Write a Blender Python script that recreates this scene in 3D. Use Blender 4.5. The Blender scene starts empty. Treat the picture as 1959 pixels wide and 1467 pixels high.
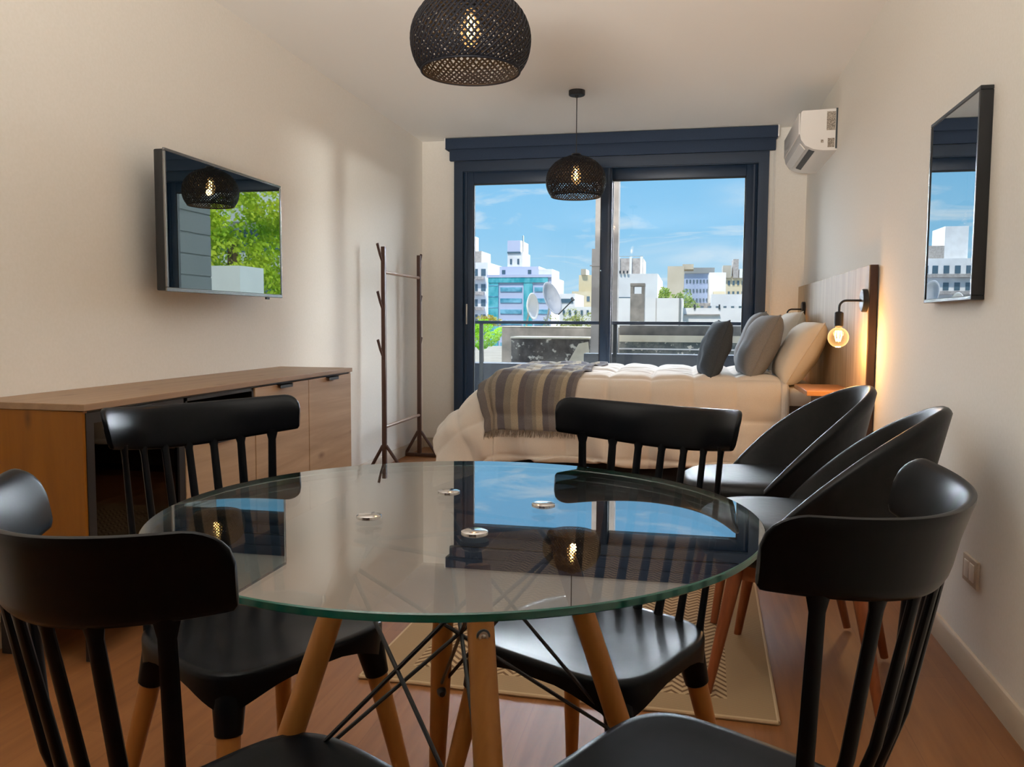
import bpy, bmesh, math, random
from mathutils import Vector, Matrix, noise
R = math.radians
rnd = random.Random(7)
C = bpy.context.scene.collection
scene = bpy.context.scene

# ------------------------------------------------------------------ camera
yaw, pitch, roll = 0.206087, 0.075258, 0.005823
f0 = Vector((-math.sin(yaw), math.cos(yaw), 0)); r0 = Vector((math.cos(yaw), math.sin(yaw), 0)); u0 = Vector((0, 0, 1))
fw = f0*math.cos(pitch) - u0*math.sin(pitch); up = u0*math.cos(pitch) + f0*math.sin(pitch)
rt = r0*math.cos(roll) + up*math.sin(roll); up = up*math.cos(roll) - r0*math.sin(roll)
cam = bpy.data.objects.new('camera', bpy.data.cameras.new('camera')); C.objects.link(cam)
cam.matrix_world = Matrix(((rt.x, up.x, -fw.x, 0), (rt.y, up.y, -fw.y, 0), (rt.z, up.z, -fw.z, 1.0296), (0, 0, 0, 1)))
cam.data.sensor_width = 36; cam.data.lens = 1590.4/1959*36; cam.data.clip_start = .02; cam.data.clip_end = 1500
scene.camera = cam

# ------------------------------------------------------------------ colour management
scene.view_settings.view_transform = 'Standard'; scene.view_settings.look = 'None'
scene.view_settings.exposure = 0.0; scene.view_settings.gamma = 1; scene.view_settings.use_curve_mapping = False
scene.cycles.use_denoising = True
scene.cycles.max_bounces = 12; scene.cycles.diffuse_bounces = 6; scene.cycles.glossy_bounces = 6
scene.cycles.transparent_max_bounces = 24; scene.cycles.transmission_bounces = 8
scene.cycles.sample_clamp_indirect = 6; scene.cycles.caustics_reflective = False; scene.cycles.caustics_refractive = False

def hexc(h, k=1.0):
    o = []
    for i in (0, 2, 4):
        c = int(h[i:i+2], 16)/255
        o.append((c/12.92 if c <= .04045 else ((c+.055)/1.055)**2.4)*k)
    return (*o, 1)

# ------------------------------------------------------------------ sky
w = bpy.data.worlds.new('sky'); scene.world = w; w.use_nodes = True
nt = w.node_tree; N = nt.nodes; L = nt.links; N.clear()
def nd(t, **kw):
    n = N.new(t)
    for k, v in kw.items(): setattr(n, k, v)
    return n
tc = nd('ShaderNodeTexCoord'); sep = nd('ShaderNodeSeparateXYZ'); L.new(tc.outputs['Generated'], sep.inputs[0])
ramp = nd('ShaderNodeValToRGB'); L.new(sep.outputs['Z'], ramp.inputs[0])
e = ramp.color_ramp.elements
e[0].position = 0.0; e[0].color = hexc('c3e8fb')
e[1].position = 1.0; e[1].color = hexc('2f7fd6')
for p_, c_ in ((.05, 'b0e0fc'), (.10, '96d4fb'), (.17, '88cdfa'), (.27, '7cc6f8'), (.5, '4a9de8')):
    x = e.new(p_); x.color = hexc(c_)
mp = nd('ShaderNodeMapping'); mp.inputs['Scale'].default_value = (9, 9, 46); mp.inputs['Rotation'].default_value = (0, R(7), 0); mp.inputs['Location'].default_value = (3.1, .4, 1.7)
L.new(tc.outputs['Generated'], mp.inputs['Vector'])
no = nd('ShaderNodeTexNoise'); no.inputs['Scale'].default_value = 1.0; no.inputs['Detail'].default_value = 7; no.inputs['Roughness'].default_value = .55; no.inputs['Distortion'].default_value = .5
L.new(mp.outputs[0], no.inputs['Vector'])
cr = nd('ShaderNodeMapRange'); cr.inputs['From Min'].default_value = .54; cr.inputs['From Max'].default_value = .74
L.new(no.outputs['Fac'], cr.inputs['Value'])
# a bank of thin cloud low in the sky
def bank(cx, cz, sx, sz, amp):
    mx = nd('ShaderNodeMath', operation='SUBTRACT'); L.new(sep.outputs['X'], mx.inputs[0]); mx.inputs[1].default_value = cx
    mx2 = nd('ShaderNodeMath', operation='DIVIDE'); L.new(mx.outputs[0], mx2.inputs[0]); mx2.inputs[1].default_value = sx
    px = nd('ShaderNodeMath', operation='POWER'); ab = nd('ShaderNodeMath', operation='ABSOLUTE'); L.new(mx2.outputs[0], ab.inputs[0]); L.new(ab.outputs[0], px.inputs[0]); px.inputs[1].default_value = 2
    mz = nd('ShaderNodeMath', operation='SUBTRACT'); L.new(sep.outputs['Z'], mz.inputs[0]); mz.inputs[1].default_value = cz
    mz2 = nd('ShaderNodeMath', operation='DIVIDE'); L.new(mz.outputs[0], mz2.inputs[0]); mz2.inputs[1].default_value = sz
    az = nd('ShaderNodeMath', operation='ABSOLUTE'); L.new(mz2.outputs[0], az.inputs[0])
    pz = nd('ShaderNodeMath', operation='POWER'); L.new(az.outputs[0], pz.inputs[0]); pz.inputs[1].default_value = 2
    ad = nd('ShaderNodeMath', operation='ADD'); L.new(px.outputs[0], ad.inputs[0]); L.new(pz.outputs[0], ad.inputs[1])
    ng = nd('ShaderNodeMath', operation='MULTIPLY'); L.new(ad.outputs[0], ng.inputs[0]); ng.inputs[1].default_value = -1
    ex = nd('ShaderNodeMath', operation='EXPONENT'); L.new(ng.outputs[0], ex.inputs[0])
    mu = nd('ShaderNodeMath', operation='MULTIPLY'); L.new(ex.outputs[0], mu.inputs[0]); mu.inputs[1].default_value = amp
    return mu
b1 = bank(.035, .075, .09, .016, .9); b2 = bank(.06, .145, .035, .02, .5)
sm = nd('ShaderNodeMath', operation='ADD'); L.new(b1.outputs[0], sm.inputs[0]); L.new(b2.outputs[0], sm.inputs[1])
nm = nd('ShaderNodeMath', operation='MULTIPLY_ADD'); L.new(no.outputs['Fac'], nm.inputs[0]); nm.inputs[1].default_value = 2.6; nm.inputs[2].default_value = -.75
bm_ = nd('ShaderNodeMath', operation='MULTIPLY', use_clamp=True); L.new(sm.outputs[0], bm_.inputs[0]); L.new(nm.outputs[0], bm_.inputs[1])
mxx = nd('ShaderNodeMath', operation='MAXIMUM', use_clamp=True); L.new(bm_.outputs[0], mxx.inputs[0]); L.new(cr.outputs[0], mxx.inputs[1])
dm = nd('ShaderNodeMath', operation='MULTIPLY'); L.new(mxx.outputs[0], dm.inputs[0]); dm.inputs[1].default_value = .85
mix = nd('ShaderNodeMix', data_type='RGBA'); L.new(dm.outputs[0], mix.inputs[0]); L.new(ramp.outputs[0], mix.inputs[6]); mix.inputs[7].default_value = hexc('e8f6ff')
bg = nd('ShaderNodeBackground'); bg.inputs['Strength'].default_value = .95; L.new(mix.outputs[2], bg.inputs['Color'])
wo = nd('ShaderNodeOutputWorld'); L.new(bg.outputs[0], wo.inputs['Surface'])

# ------------------------------------------------------------------ suns and lamps that light large parts
def sun(name, azim, elev, energy, angle, col, mis=True):
    d = bpy.data.lights.new(name, 'SUN'); d.energy = energy; d.angle = R(angle); d.color = col
    d.cycles.use_multiple_importance_sampling = mis
    o = bpy.data.objects.new(name, d); C.objects.link(o)
    v = Vector((math.sin(R(azim))*math.cos(R(elev)), math.cos(R(azim))*math.cos(R(elev)), math.sin(R(elev))))
    o.rotation_euler = v.to_track_quat('Z', 'Y').to_euler(); o.location = v*30 + Vector((0, 6, 10))
    return o
sun('sun', 200, 52, 3.0, .6, (1, .96, .88))                              # high sun behind the building, on the city
sun('window_fill_sun', 5, 9, 20, 84, (.82, .91, 1), mis=False)                # wide sun lamp added to fill the room through the window
sun('low_glare', 39, -.5, 7, 9, (.97, 1, .95), mis=False)               # glare thrown back by the facades to the right
def point(name, loc, power, col, rad=.03):
    d = bpy.data.lights.new(name, 'POINT'); d.energy = power; d.color = col; d.shadow_soft_size = rad
    o = bpy.data.objects.new(name, d); C.objects.link(o); o.location = loc; return o
def area(name, loc, rot, sx, sy, power, col):
    d = bpy.data.lights.new(name, 'AREA'); d.shape = 'RECTANGLE'; d.size = sx; d.size_y = sy; d.energy = power; d.color = col
    o = bpy.data.objects.new(name, d); C.objects.link(o); o.location = loc; o.rotation_euler = rot; return o
area('ceiling_fill_light', (-.63, -1.20, 1.12), (R(119), 0, 0), 1.2, .3, 56, (1, .955, .89)).data.spread = R(62); bpy.data.lights['ceiling_fill_light'].cycles.use_multiple_importance_sampling = False  # unseen fill lamp added behind the viewer to brighten the ceiling

# ------------------------------------------------------------------ materials
def mat(name, col=(.8, .8, .8, 1), rough=.5, metal=0, spec=.5, **kw):
    m = bpy.data.materials.new(name); m.use_nodes = True
    b = m.node_tree.nodes['Principled BSDF']
    b.inputs['Base Color'].default_value = col; b.inputs['Roughness'].default_value = rough
    b.inputs['Metallic'].default_value = metal; b.inputs['Specular IOR Level'].default_value = spec
    for k, v in kw.items(): b.inputs[k].default_value = v
    return m
def P(m): return m.node_tree.nodes['Principled BSDF']
def noisy(m, c1, c2, scale=(1, 1, 1), nscale=5, lo=.35, hi=.65, detail=5, dist=0, bump=0, coords='Object', bdist=.01):
    t = m.node_tree; n = t.nodes; l = t.links
    tcn = n.new('ShaderNodeTexCoord'); mpn = n.new('ShaderNodeMapping'); mpn.inputs['Scale'].default_value = scale
    l.new(tcn.outputs[coords], mpn.inputs[0])
    q = n.new('ShaderNodeTexNoise'); q.inputs['Scale'].default_value = nscale; q.inputs['Detail'].default_value = detail; q.inputs['Distortion'].default_value = dist
    l.new(mpn.outputs[0], q.inputs['Vector'])
    r_ = n.new('ShaderNodeValToRGB'); r_.color_ramp.elements[0].position = lo; r_.color_ramp.elements[1].position = hi
    r_.color_ramp.elements[0].color = c1; r_.color_ramp.elements[1].color = c2
    l.new(q.outputs['Fac'], r_.inputs[0]); l.new(r_.outputs[0], P(m).inputs['Base Color'])
    if bump:
        b = n.new('ShaderNodeBump'); b.inputs['Strength'].default_value = bump; b.inputs['Distance'].default_value = bdist
        l.new(q.outputs['Fac'], b.inputs['Height']); l.new(b.outputs[0], P(m).inputs['Normal'])
    return m
def wood(name, c1, c2, knot, axis='Y', rough=.45, freq=14, knots=True, kscale=3.2):
    """grain running along axis, with scattered darker knots"""
    m = mat(name, c1, rough, spec=.35); t = m.node_tree; n = t.nodes; l = t.links
    tcn = n.new('ShaderNodeTexCoord'); mpn = n.new('ShaderNodeMapping')
    s = {'X': (.6, 1, 1), 'Y': (1, .6, 1), 'Z': (1, 1, .6)}[axis]
    s = tuple(v*freq if v == 1 else v*1.6 for v in s); mpn.inputs['Scale'].default_value = s
    l.new(tcn.outputs['Object'], mpn.inputs[0])
    q = n.new('ShaderNodeTexNoise'); q.inputs['Scale'].default_value = 1; q.inputs['Detail'].default_value = 6; q.inputs['Roughness'].default_value = .65; q.inputs['Distortion'].default_value = .8
    l.new(mpn.outputs[0], q.inputs['Vector'])
    rr = n.new('ShaderNodeValToRGB'); rr.color_ramp.elements[0].position = .3; rr.color_ramp.elements[1].position = .7
    rr.color_ramp.elements[0].color = c2; rr.color_ramp.elements[1].color = c1
    l.new(q.outputs['Fac'], rr.inputs[0]); out = rr.outputs[0]
    if knots:
        sx_ = n.new('ShaderNodeSeparateXYZ'); l.new(tcn.outputs['Object'], sx_.inputs[0]); cb = n.new('ShaderNodeCombineXYZ')
        oth = [c_ for c_ in 'XYZ' if c_ != axis]; ad_ = n.new('ShaderNodeMath'); l.new(sx_.outputs[oth[0]], ad_.inputs[0]); l.new(sx_.outputs[oth[1]], ad_.inputs[1])
        l.new(sx_.outputs[axis], cb.inputs[0]); l.new(ad_.outputs[0], cb.inputs[1])
        mk = n.new('ShaderNodeMapping'); mk.inputs['Scale'].default_value = (kscale*.55, kscale*1.3, 1); l.new(cb.outputs[0], mk.inputs[0])
        v = n.new('ShaderNodeTexVoronoi'); v.voronoi_dimensions = '2D'; v.inputs['Scale'].default_value = 1; l.new(mk.outputs[0], v.inputs['Vector'])
        kr = n.new('ShaderNodeMapRange'); kr.inputs['From Min'].default_value = .01; kr.inputs['From Max'].default_value = .085; kr.inputs['To Min'].default_value = .75; kr.inputs['To Max'].default_value = 0
        l.new(v.outputs['Distance'], kr.inputs['Value'])
        mm = n.new('ShaderNodeMix'); mm.data_type = 'RGBA'; l.new(kr.outputs[0], mm.inputs[0]); l.new(out, mm.inputs[6]); mm.inputs[7].default_value = knot
        out = mm.outputs[2]
    l.new(out, P(m).inputs['Base Color'])
    return m
def glassmat(name, ior, tint=(1, 1, 1, 1)):
    """thin clear glass: transparent, with a fresnel reflection"""
    m = bpy.data.materials.new(name); m.use_nodes = True; t = m.node_tree; n = t.nodes; l = t.links
    n.clear(); o = n.new('ShaderNodeOutputMaterial'); mx = n.new('ShaderNodeMixShader'); tr = n.new('ShaderNodeBsdfTransparent'); gl = n.new('ShaderNodeBsdfGlossy'); fr = n.new('ShaderNodeFresnel')
    tr.inputs[0].default_value = tint; gl.inputs['Roughness'].default_value = 0; fr.inputs[0].default_value = ior
    ge = n.new('ShaderNodeNewGeometry'); mr_ = n.new('ShaderNodeMapRange'); mr_.inputs['To Min'].default_value = ior; mr_.inputs['To Max'].default_value = 1/ior
    l.new(ge.outputs['Backfacing'], mr_.inputs['Value']); l.new(mr_.outputs[0], fr.inputs[0])      # the same air-side reflection on both faces
    l.new(fr.outputs[0], mx.inputs[0]); l.new(tr.outputs[0], mx.inputs[1]); l.new(gl.outputs[0], mx.inputs[2]); l.new(mx.outputs[0], o.inputs[0])
    return m
def emit(name, col, s):
    m = bpy.data.materials.new(name); m.use_nodes = True; t = m.node_tree; t.nodes.clear()
    o = t.nodes.new('ShaderNodeOutputMaterial'); e_ = t.nodes.new('ShaderNodeEmission'); e_.inputs[0].default_value = col; e_.inputs[1].default_value = s
    t.links.new(e_.outputs[0], o.inputs[0]); return m

M = {}
M['wall'] = noisy(mat('wall_paint', rough=.85, spec=.2), hexc('ece8df'), hexc('efebe3'), nscale=90, bump=.05, bdist=.002)
M['ceiling'] = mat('ceiling_paint', hexc('f3f1ec'), .9, spec=.2)
M['base'] = mat('baseboard_paint', hexc('b9a994'), .5)
M['navy'] = mat('dark_aluminium', hexc('122a42'), .42, spec=.5)
M['navy2'] = mat('dark_seal', hexc('10161d'), .6)
M['blind'] = noisy(mat('blind_fabric', rough=.8, spec=.2), hexc('2e3a4c'), hexc('354256'), nscale=200)
M['pane'] = glassmat('window_glass', 1.30)
M['tglass'] = glassmat('table_glass', 1.5, (.955, .985, .972, 1))
t = M['tglass'].node_tree; lw = t.nodes.new('ShaderNodeLayerWeight'); lw.inputs[0].default_value = .5
pw = t.nodes.new('ShaderNodeMath'); pw.operation = 'POWER'; pw.inputs[1].default_value = 1.9; t.links.new(lw.outputs['Facing'], pw.inputs[0])
ma = t.nodes.new('ShaderNodeMath'); ma.operation = 'MULTIPLY_ADD'; ma.inputs[1].default_value = .90; ma.inputs[2].default_value = .10; t.links.new(pw.outputs[0], ma.inputs[0])
t.links.new(ma.outputs[0], [x for x in t.nodes if x.type == 'MIX_SHADER'][0].inputs[0])
M['tedge'] = mat('green_glass_edge', hexc('07594a'), .12, spec=.8); P(M['tedge']).inputs['Transmission Weight'].default_value = .35
M['chrome'] = mat('chrome', (.8, .8, .8, 1), .12, 1)
M['steel'] = mat('steel', (.62, .6, .56, 1), .3, 1)
M['black'] = mat('black_metal', (.012, .012, .014, 1), .4)
M['plastic'] = noisy(mat('black_plastic', rough=.29, spec=.12), (.0016, .0026, .004, 1), (.003, .0034, .005, 1), nscale=60)
M['legwood'] = wood('beech_leg', hexc('a66c34'), hexc('955e2a'), hexc('a06a34'), 'Z', .4, 30, knots=False)
M['walnut'] = wood('reddish_leg_wood', hexc('8f4f2c'), hexc('733c20'), hexc('5a2d18'), 'Z', .4, 30, knots=False)
M['oak'] = wood('rustic_oak_front', hexc('b39575'), hexc('987a5c'), hexc('6b4a34'), 'Y', .5, 16)
M['oaktop'] = wood('rustic_oak_top', hexc('a08264'), hexc('8a6d53'), hexc('6b4a34'), 'Y', .42, 18)
M['pine'] = wood('orange_pine_panel', hexc('90590f'), hexc('7f4c0c'), hexc('55300f'), 'Z', .5, 14, kscale=4)
M['headwood'] = wood('headboard_wood', hexc('bda88a'), hexc('978064'), hexc('6b4a34'), 'Z', .55, 22, knots=False)
M['shelfwood'] = wood('shelf_wood', hexc('c08a58'), hexc('a8744a'), hexc('6b4a34'), 'X', .5, 22, knots=False)
M['darkwood'] = wood('espresso_wood', hexc('5a4034'), hexc('46302a'), hexc('2c1c18'), 'Z', .4, 30, knots=False)
M['leather'] = noisy(mat('black_leather', rough=.38, spec=.26), (.003, .0045, .006, 1), (.006, .0065, .008, 1), nscale=40, bump=.12, bdist=.004)
M['duvet'] = noisy(mat('white_cotton', rough=.9, spec=.15), hexc('e9e3da'), hexc('efe9e1'), nscale=300, bump=.1, bdist=.002)
M['sheet'] = mat('white_sheet', hexc('e8e1d6'), .9, spec=.15)
M['bedbase'] = noisy(mat('bed_base_fabric', rough=.9, spec=.15), hexc('5a5048'), hexc('665b52'), nscale=250)
M['bedleg'] = mat('bed_dark_base', hexc('1c1c20'), .7)
M['cushdark'] = noisy(mat('charcoal_cushion_fabric', rough=.9, spec=.15), hexc('434c56'), hexc('4d5762'), nscale=260, bump=.1, bdist=.002)
M['cushtaupe'] = noisy(mat('taupe_cushion_fabric', rough=.9, spec=.15), hexc('86878a'), hexc('929396'), nscale=260, bump=.1, bdist=.002)
M['pillow'] = mat('pillow_cotton', hexc('ebe4d8'), .9, spec=.15)
M['white'] = mat('white_enamel', hexc('ece8e1'), .35)
M['whitegl'] = mat('white_gloss_plastic', hexc('e9e6e2'), .25)
M['grille'] = mat('dark_grille', hexc('3a4145'), .5)
M['filament'] = emit('glowing_filament', (1, .62, .22, 1), 45)
M['bulbglass'] = glassmat('bulb_glass', 1.45, (1, .93, .78, 1))
t = M['bulbglass'].node_tree; em = t.nodes.new('ShaderNodeEmission'); em.inputs[0].default_value = (1, .55, .2, 1); lwb = t.nodes.new('ShaderNodeLayerWeight'); lwb.inputs[0].default_value = .35
mlb = t.nodes.new('ShaderNodeMath'); mlb.operation = 'MULTIPLY_ADD'; mlb.inputs[1].default_value = .9; mlb.inputs[2].default_value = .18; t.links.new(lwb.outputs['Facing'], mlb.inputs[0]); t.links.new(mlb.outputs[0], em.inputs[1])
adb = t.nodes.new('ShaderNodeAddShader'); ob_ = [x for x in t.nodes if x.type == 'OUTPUT_MATERIAL'][0]; mb_ = [x for x in t.nodes if x.type == 'MIX_SHADER'][0]
t.links.new(mb_.outputs[0], adb.inputs[0]); t.links.new(em.outputs[0], adb.inputs[1]); t.links.new(adb.outputs[0], ob_.inputs[0])      # the lit bulb's glass glows faintly
M['rattan'] = mat('black_rattan', (.006, .006, .009, 1), .6, spec=.2)
M['lamp_on'] = emit('lamp_diffuser', (1, .85, .65, 1), 5)
M['tvbody'] = mat('tv_black_plastic', (.012, .013, .015, 1), .3)
M['bezel'] = mat('tv_silver_bezel', (.30, .31, .32, 1), .25, 1)
# dark glossy screen
m = bpy.data.materials.new('tv_screen'); m.use_nodes = True; t = m.node_tree; t.nodes.clear()
o_ = t.nodes.new('ShaderNodeOutputMaterial'); mx_ = t.nodes.new('ShaderNodeMixShader'); d_ = t.nodes.new('ShaderNodeBsdfDiffuse'); g_ = t.nodes.new('ShaderNodeBsdfGlossy')
mx_.inputs[0].default_value = .55; d_.inputs[0].default_value = (.004, .005, .006, 1); g_.inputs['Roughness'].default_value = .01; g_.inputs[0].default_value = (.85, .95, .9, 1)
t.links.new(d_.outputs[0], mx_.inputs[1]); t.links.new(g_.outputs[0], mx_.inputs[2]); t.links.new(mx_.outputs[0], o_.inputs[0]); M['screen'] = m
m = m.copy(); m.name = 'mirror_glass'; M['mirror'] = m
for n_ in m.node_tree.nodes:
    if n_.type == 'MIX_SHADER': n_.inputs[0].default_value = .86
    if n_.type == 'BSDF_GLOSSY': n_.inputs[0].default_value = (.9, .93, .93, 1); n_.inputs['Roughness'].default_value = 0

# ------------------------------------------------------------------ mesh helpers
class MB:
    def __init__(s): s.bm = bmesh.new(); s.mi = 0
    def _f(s, vs):
        try: f = s.bm.faces.new(vs); f.material_index = s.mi; return f
        except ValueError: return None
    def box(s, x0, x1, y0, y1, z0, z1, bev=0, seg=2):
        tmp = bmesh.new(); bmesh.ops.create_cube(tmp, size=1)
        for v in tmp.verts: v.co = Vector(((x0+x1)/2+v.co.x*(x1-x0), (y0+y1)/2+v.co.y*(y1-y0), (z0+z1)/2+v.co.z*(z1-z0)))
        if bev: bmesh.ops.bevel(tmp, geom=tmp.edges[:], offset=bev, segments=seg, affect='EDGES', profile=.5)
        s.merge(tmp); return s
    def merge(s, tmp, M_=None):
        mp_ = {}
        for v in tmp.verts: mp_[v] = s.bm.verts.new(M_ @ v.co if M_ else v.co)
        for f in tmp.faces: s._f([mp_[v] for v in f.verts])
        tmp.free()
    def tube(s, pts, rad, seg=12, caps=True, flat=None):
        pts = [Vector(p) for p in pts]; n = len(pts); rad = rad if isinstance(rad, (list, tuple)) else [rad]*n
        rings = []; prev = None
        for i, p in enumerate(pts):
            d = (pts[min(i+1, n-1)]-pts[max(i-1, 0)]).normalized()
            if prev is None:
                a = d.orthogonal().normalized()
                if flat is not None: a = (Vector(flat)-d*d.dot(Vector(flat))).normalized()
            else: a = (prev-d*d.dot(prev)).normalized()
            prev = a; b = d.cross(a)
            r_ = rad[i]; ra, rb = (r_ if isinstance(r_, (list, tuple)) else (r_, r_))
            rings.append([s.bm.verts.new(p+a*math.cos(2*math.pi*k/seg)*ra+b*math.sin(2*math.pi*k/seg)*rb) for k in range(seg)])
        for i in range(n-1):
            for k in range(seg): s._f((rings[i][k], rings[i][(k+1) % seg], rings[i+1][(k+1) % seg], rings[i+1][k]))
        if caps: s._f(rings[0][::-1]); s._f(rings[-1])
        return s
    def lathe(s, prof, c=(0, 0, 0), seg=32, axis='Z', close=False):
        c = Vector(c); rings = []
        for r_, z in prof:
            ring = []
            for k in range(seg if r_ > 1e-6 else 1):
                a = 2*math.pi*k/seg; q = Vector((r_*math.cos(a), r_*math.sin(a), z))
                if axis == 'X': q = Vector((q.z, q.x, q.y))
                if axis == 'Y': q = Vector((q.y, q.z, q.x))
                ring.append(s.bm.verts.new(c+q))
            rings.append(ring)
        for i in range(len(rings)-1):
            A, B = rings[i], rings[i+1]
            for k in range(seg):
                if len(A) == 1 and len(B) == 1: continue
                if len(A) == 1: s._f((A[0], B[k], B[(k+1) % seg]))
                elif len(B) == 1: s._f((A[k], A[(k+1) % seg], B[0]))
                else: s._f((A[k], A[(k+1) % seg], B[(k+1) % seg], B[k]))
        return s
    def loft(s, rings, closed=True, caps=True):
        rs = [[s.bm.verts.new(p) for p in r_] for r_ in rings]
        n = len(rs[0])
        for i in range(len(rs)-1):
            for k in range(n if closed else n-1): s._f((rs[i][k], rs[i][(k+1) % n], rs[i+1][(k+1) % n], rs[i+1][k]))
        if caps and closed: s._f(rs[0][::-1]); s._f(rs[-1])
        return s
    def prism(s, pts, vec):
        """extrude polygon pts (3d) by vec"""
        vec = Vector(vec); return s.loft([[Vector(p) for p in pts], [Vector(p)+vec for p in pts]])
    def grid(s, fn, nu, nv, cu=False, cv=False):
        V = [[s.bm.verts.new(fn(i/(nu if cu else nu-1), j/(nv if cv else nv-1))) for j in range(nv)] for i in range(nu)]
        for i in range(nu if cu else nu-1):
            for j in range(nv if cv else nv-1): s._f((V[i][j], V[(i+1) % nu][j], V[(i+1) % nu][(j+1) % nv], V[i][(j+1) % nv]))
        return s
    def build(s, name, mats, parent=None, smooth=True, ang=35, fix=True, mods=None):
        if fix: bmesh.ops.recalc_face_normals(s.bm, faces=s.bm.faces[:])
        if smooth:
            for f in s.bm.faces: f.smooth = True
            ca = math.radians(ang)
            for ed in s.bm.edges:
                if len(ed.link_faces) == 2 and ed.calc_face_angle(0) > ca: ed.smooth = False
        me = bpy.data.meshes.new(name); s.bm.to_mesh(me); s.bm.free()
        for m_ in (mats if isinstance(mats, (list, tuple)) else [mats]): me.materials.append(m_)
        o = bpy.data.objects.new(name, me); C.objects.link(o)
        if parent: o.parent = parent
        return o
def tag(o, label=None, cat=None, group=None, kind=None):
    for k, v in (('label', label), ('category', cat), ('group', group), ('kind', kind)):
        if v: o[k] = v
    return o
def thing(name, label, cat, loc=(0, 0, 0), rz=0, group=None):
    o = bpy.data.objects.new(name, None); C.objects.link(o); o.location = loc; o.rotation_euler = (0, 0, rz); o.empty_display_size = .1
    return tag(o, label, cat, group)
def dup(root, loc, rz, label, group=None):
    r_ = root.copy(); C.objects.link(r_); r_.location = loc; r_.rotation_euler = (0, 0, rz); r_['label'] = label
    if group: r_['group'] = group
    for ch in list(root.children):
        c_ = ch.copy(); C.objects.link(c_); c_.parent = r_
        for g in list(ch.children):
            d2 = g.copy(); C.objects.link(d2); d2.parent = c_
    return r_
def B(name, m_, x0, x1, y0, y1, z0, z1, parent=None, bev=0, seg=2):
    return MB().box(x0, x1, y0, y1, z0, z1, bev, seg).build(name, m_, parent)
def struct(o): o['kind'] = 'structure'; return o

# ------------------------------------------------------------------ room shell
XL, XR, D, ZC, YB = -2.086, .833, 6.44, 2.442, -2.0
WX0, WX1, WZ1 = -1.813, .564, 2.272
# laminate floor: planks along the room
m = mat('laminate_floor', rough=.33, spec=.45); M['floor'] = m; P(m).inputs['Roughness'].default_value = .42; P(m).inputs['Specular IOR Level'].default_value = .3; t = m.node_tree; n = t.nodes; l = t.links
tcn = n.new('ShaderNodeTexCoord'); mpn = n.new('ShaderNodeMapping'); mpn.inputs['Rotation'].default_value = (0, 0, R(90)); mpn.inputs['Scale'].default_value = (1, 1, 1)
l.new(tcn.outputs['Object'], mpn.inputs[0])
br = n.new('ShaderNodeTexBrick'); br.inputs['Scale'].default_value = 1; br.inputs['Brick Width'].default_value = 1.28; br.inputs['Row Height'].default_value = .19; br.inputs['Mortar Size'].default_value = .0012
br.inputs['Color1'].default_value = hexc('8a5c36'); br.inputs['Color2'].default_value = hexc('7f5330'); br.inputs['Mortar'].default_value = hexc('7a4f30'); br.offset = .37
l.new(mpn.outputs[0], br.inputs['Vector'])
mp2 = n.new('ShaderNodeMapping'); mp2.inputs['Scale'].default_value = (22, 1.5, 1); l.new(tcn.outputs['Object'], mp2.inputs[0])
q = n.new('ShaderNodeTexNoise'); q.inputs['Scale'].default_value = 1.5; q.inputs['Detail'].default_value = 6; q.inputs['Distortion'].default_value = .6; l.new(mp2.outputs[0], q.inputs['Vector'])
mxn = n.new('ShaderNodeMix'); mxn.data_type = 'RGBA'; mxn.blend_type = 'MULTIPLY'; mxn.inputs[0].default_value = 1
rr = n.new('ShaderNodeValToRGB'); rr.color_ramp.elements[0].color = (.78, .74, .7, 1); rr.color_ramp.elements[1].color = (1.08, 1.06, 1.02, 1); rr.color_ramp.elements[0].position = .3; rr.color_ramp.elements[1].position = .7
l.new(q.outputs['Fac'], rr.inputs[0]); l.new(br.outputs['Color'], mxn.inputs[6]); l.new(rr.outputs[0], mxn.inputs[7]); l.new(mxn.outputs[2], P(m).inputs['Base Color'])
struct(B('floor', M['floor'], XL-.2, XR+.2, YB-.2, D+.08, -.12, 0))
struct(B('ceiling', M['ceiling'], XL-.2, XR+.2, YB-.2, D+.2, ZC, ZC+.25))
struct(B('wall_left', M['wall'], XL-.2, XL, YB-.2, D+.2, 0, ZC))
struct(B('wall_right', M['wall'], XR, XR+.2, YB-.2, D+.2, 0, ZC))
struct(B('wall_back', M['wall'], XL, XR, YB-.2, YB, 0, ZC))
B('added_dark_cabinets', M['darkwood'], XL+.03, XR-.03, YB+.03, YB+.6, 0, ZC-.04, None, .003)  # added out of view so the chair backs reflect something dark
kc = bpy.data.objects['added_dark_cabinets']
for k in range(5):
    x0 = XL+.05+k*.56; dr = B('door', M['darkwood'], x0, x0+.54, YB+.6, YB+.618, .08, ZC-.08, kc, .002); B('handle', M['black'], x0+.49, x0+.50, YB+.618, YB+.64, 1.0, 1.2, dr)
tag(kc, 'added unseen dark cabinets behind the viewer, a dark surface for the chair backs to reflect', 'cabinet')
wb = MB(); wb.box(XL, WX0, D, D+.2, 0, ZC); wb.box(WX1, XR, D, D+.2, 0, ZC); wb.box(WX0, WX1, D, D+.2, WZ1, ZC)
struct(wb.build('wall_front', M['wall']))
b_ = MB()
b_.prism([(XR, YB, 0), (XR-.014, YB, 0), (XR-.014, YB, .066), (XR-.008, YB, .076), (XR, YB, .078)], (0, 5.9, 0)); struct(b_.build('baseboard_right', M['base']))
b_ = MB(); b_.prism([(XL, YB, 0), (XL+.014, YB, 0), (XL+.014, YB, .066), (XL+.008, YB, .076), (XL, YB, .078)], (0, D-YB, 0)); struct(b_.build('baseboard_left', M['base']))
struct(B('baseboard_front', M['base'], XL+.014, WX0, D-.014, D, 0, .078))

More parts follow.
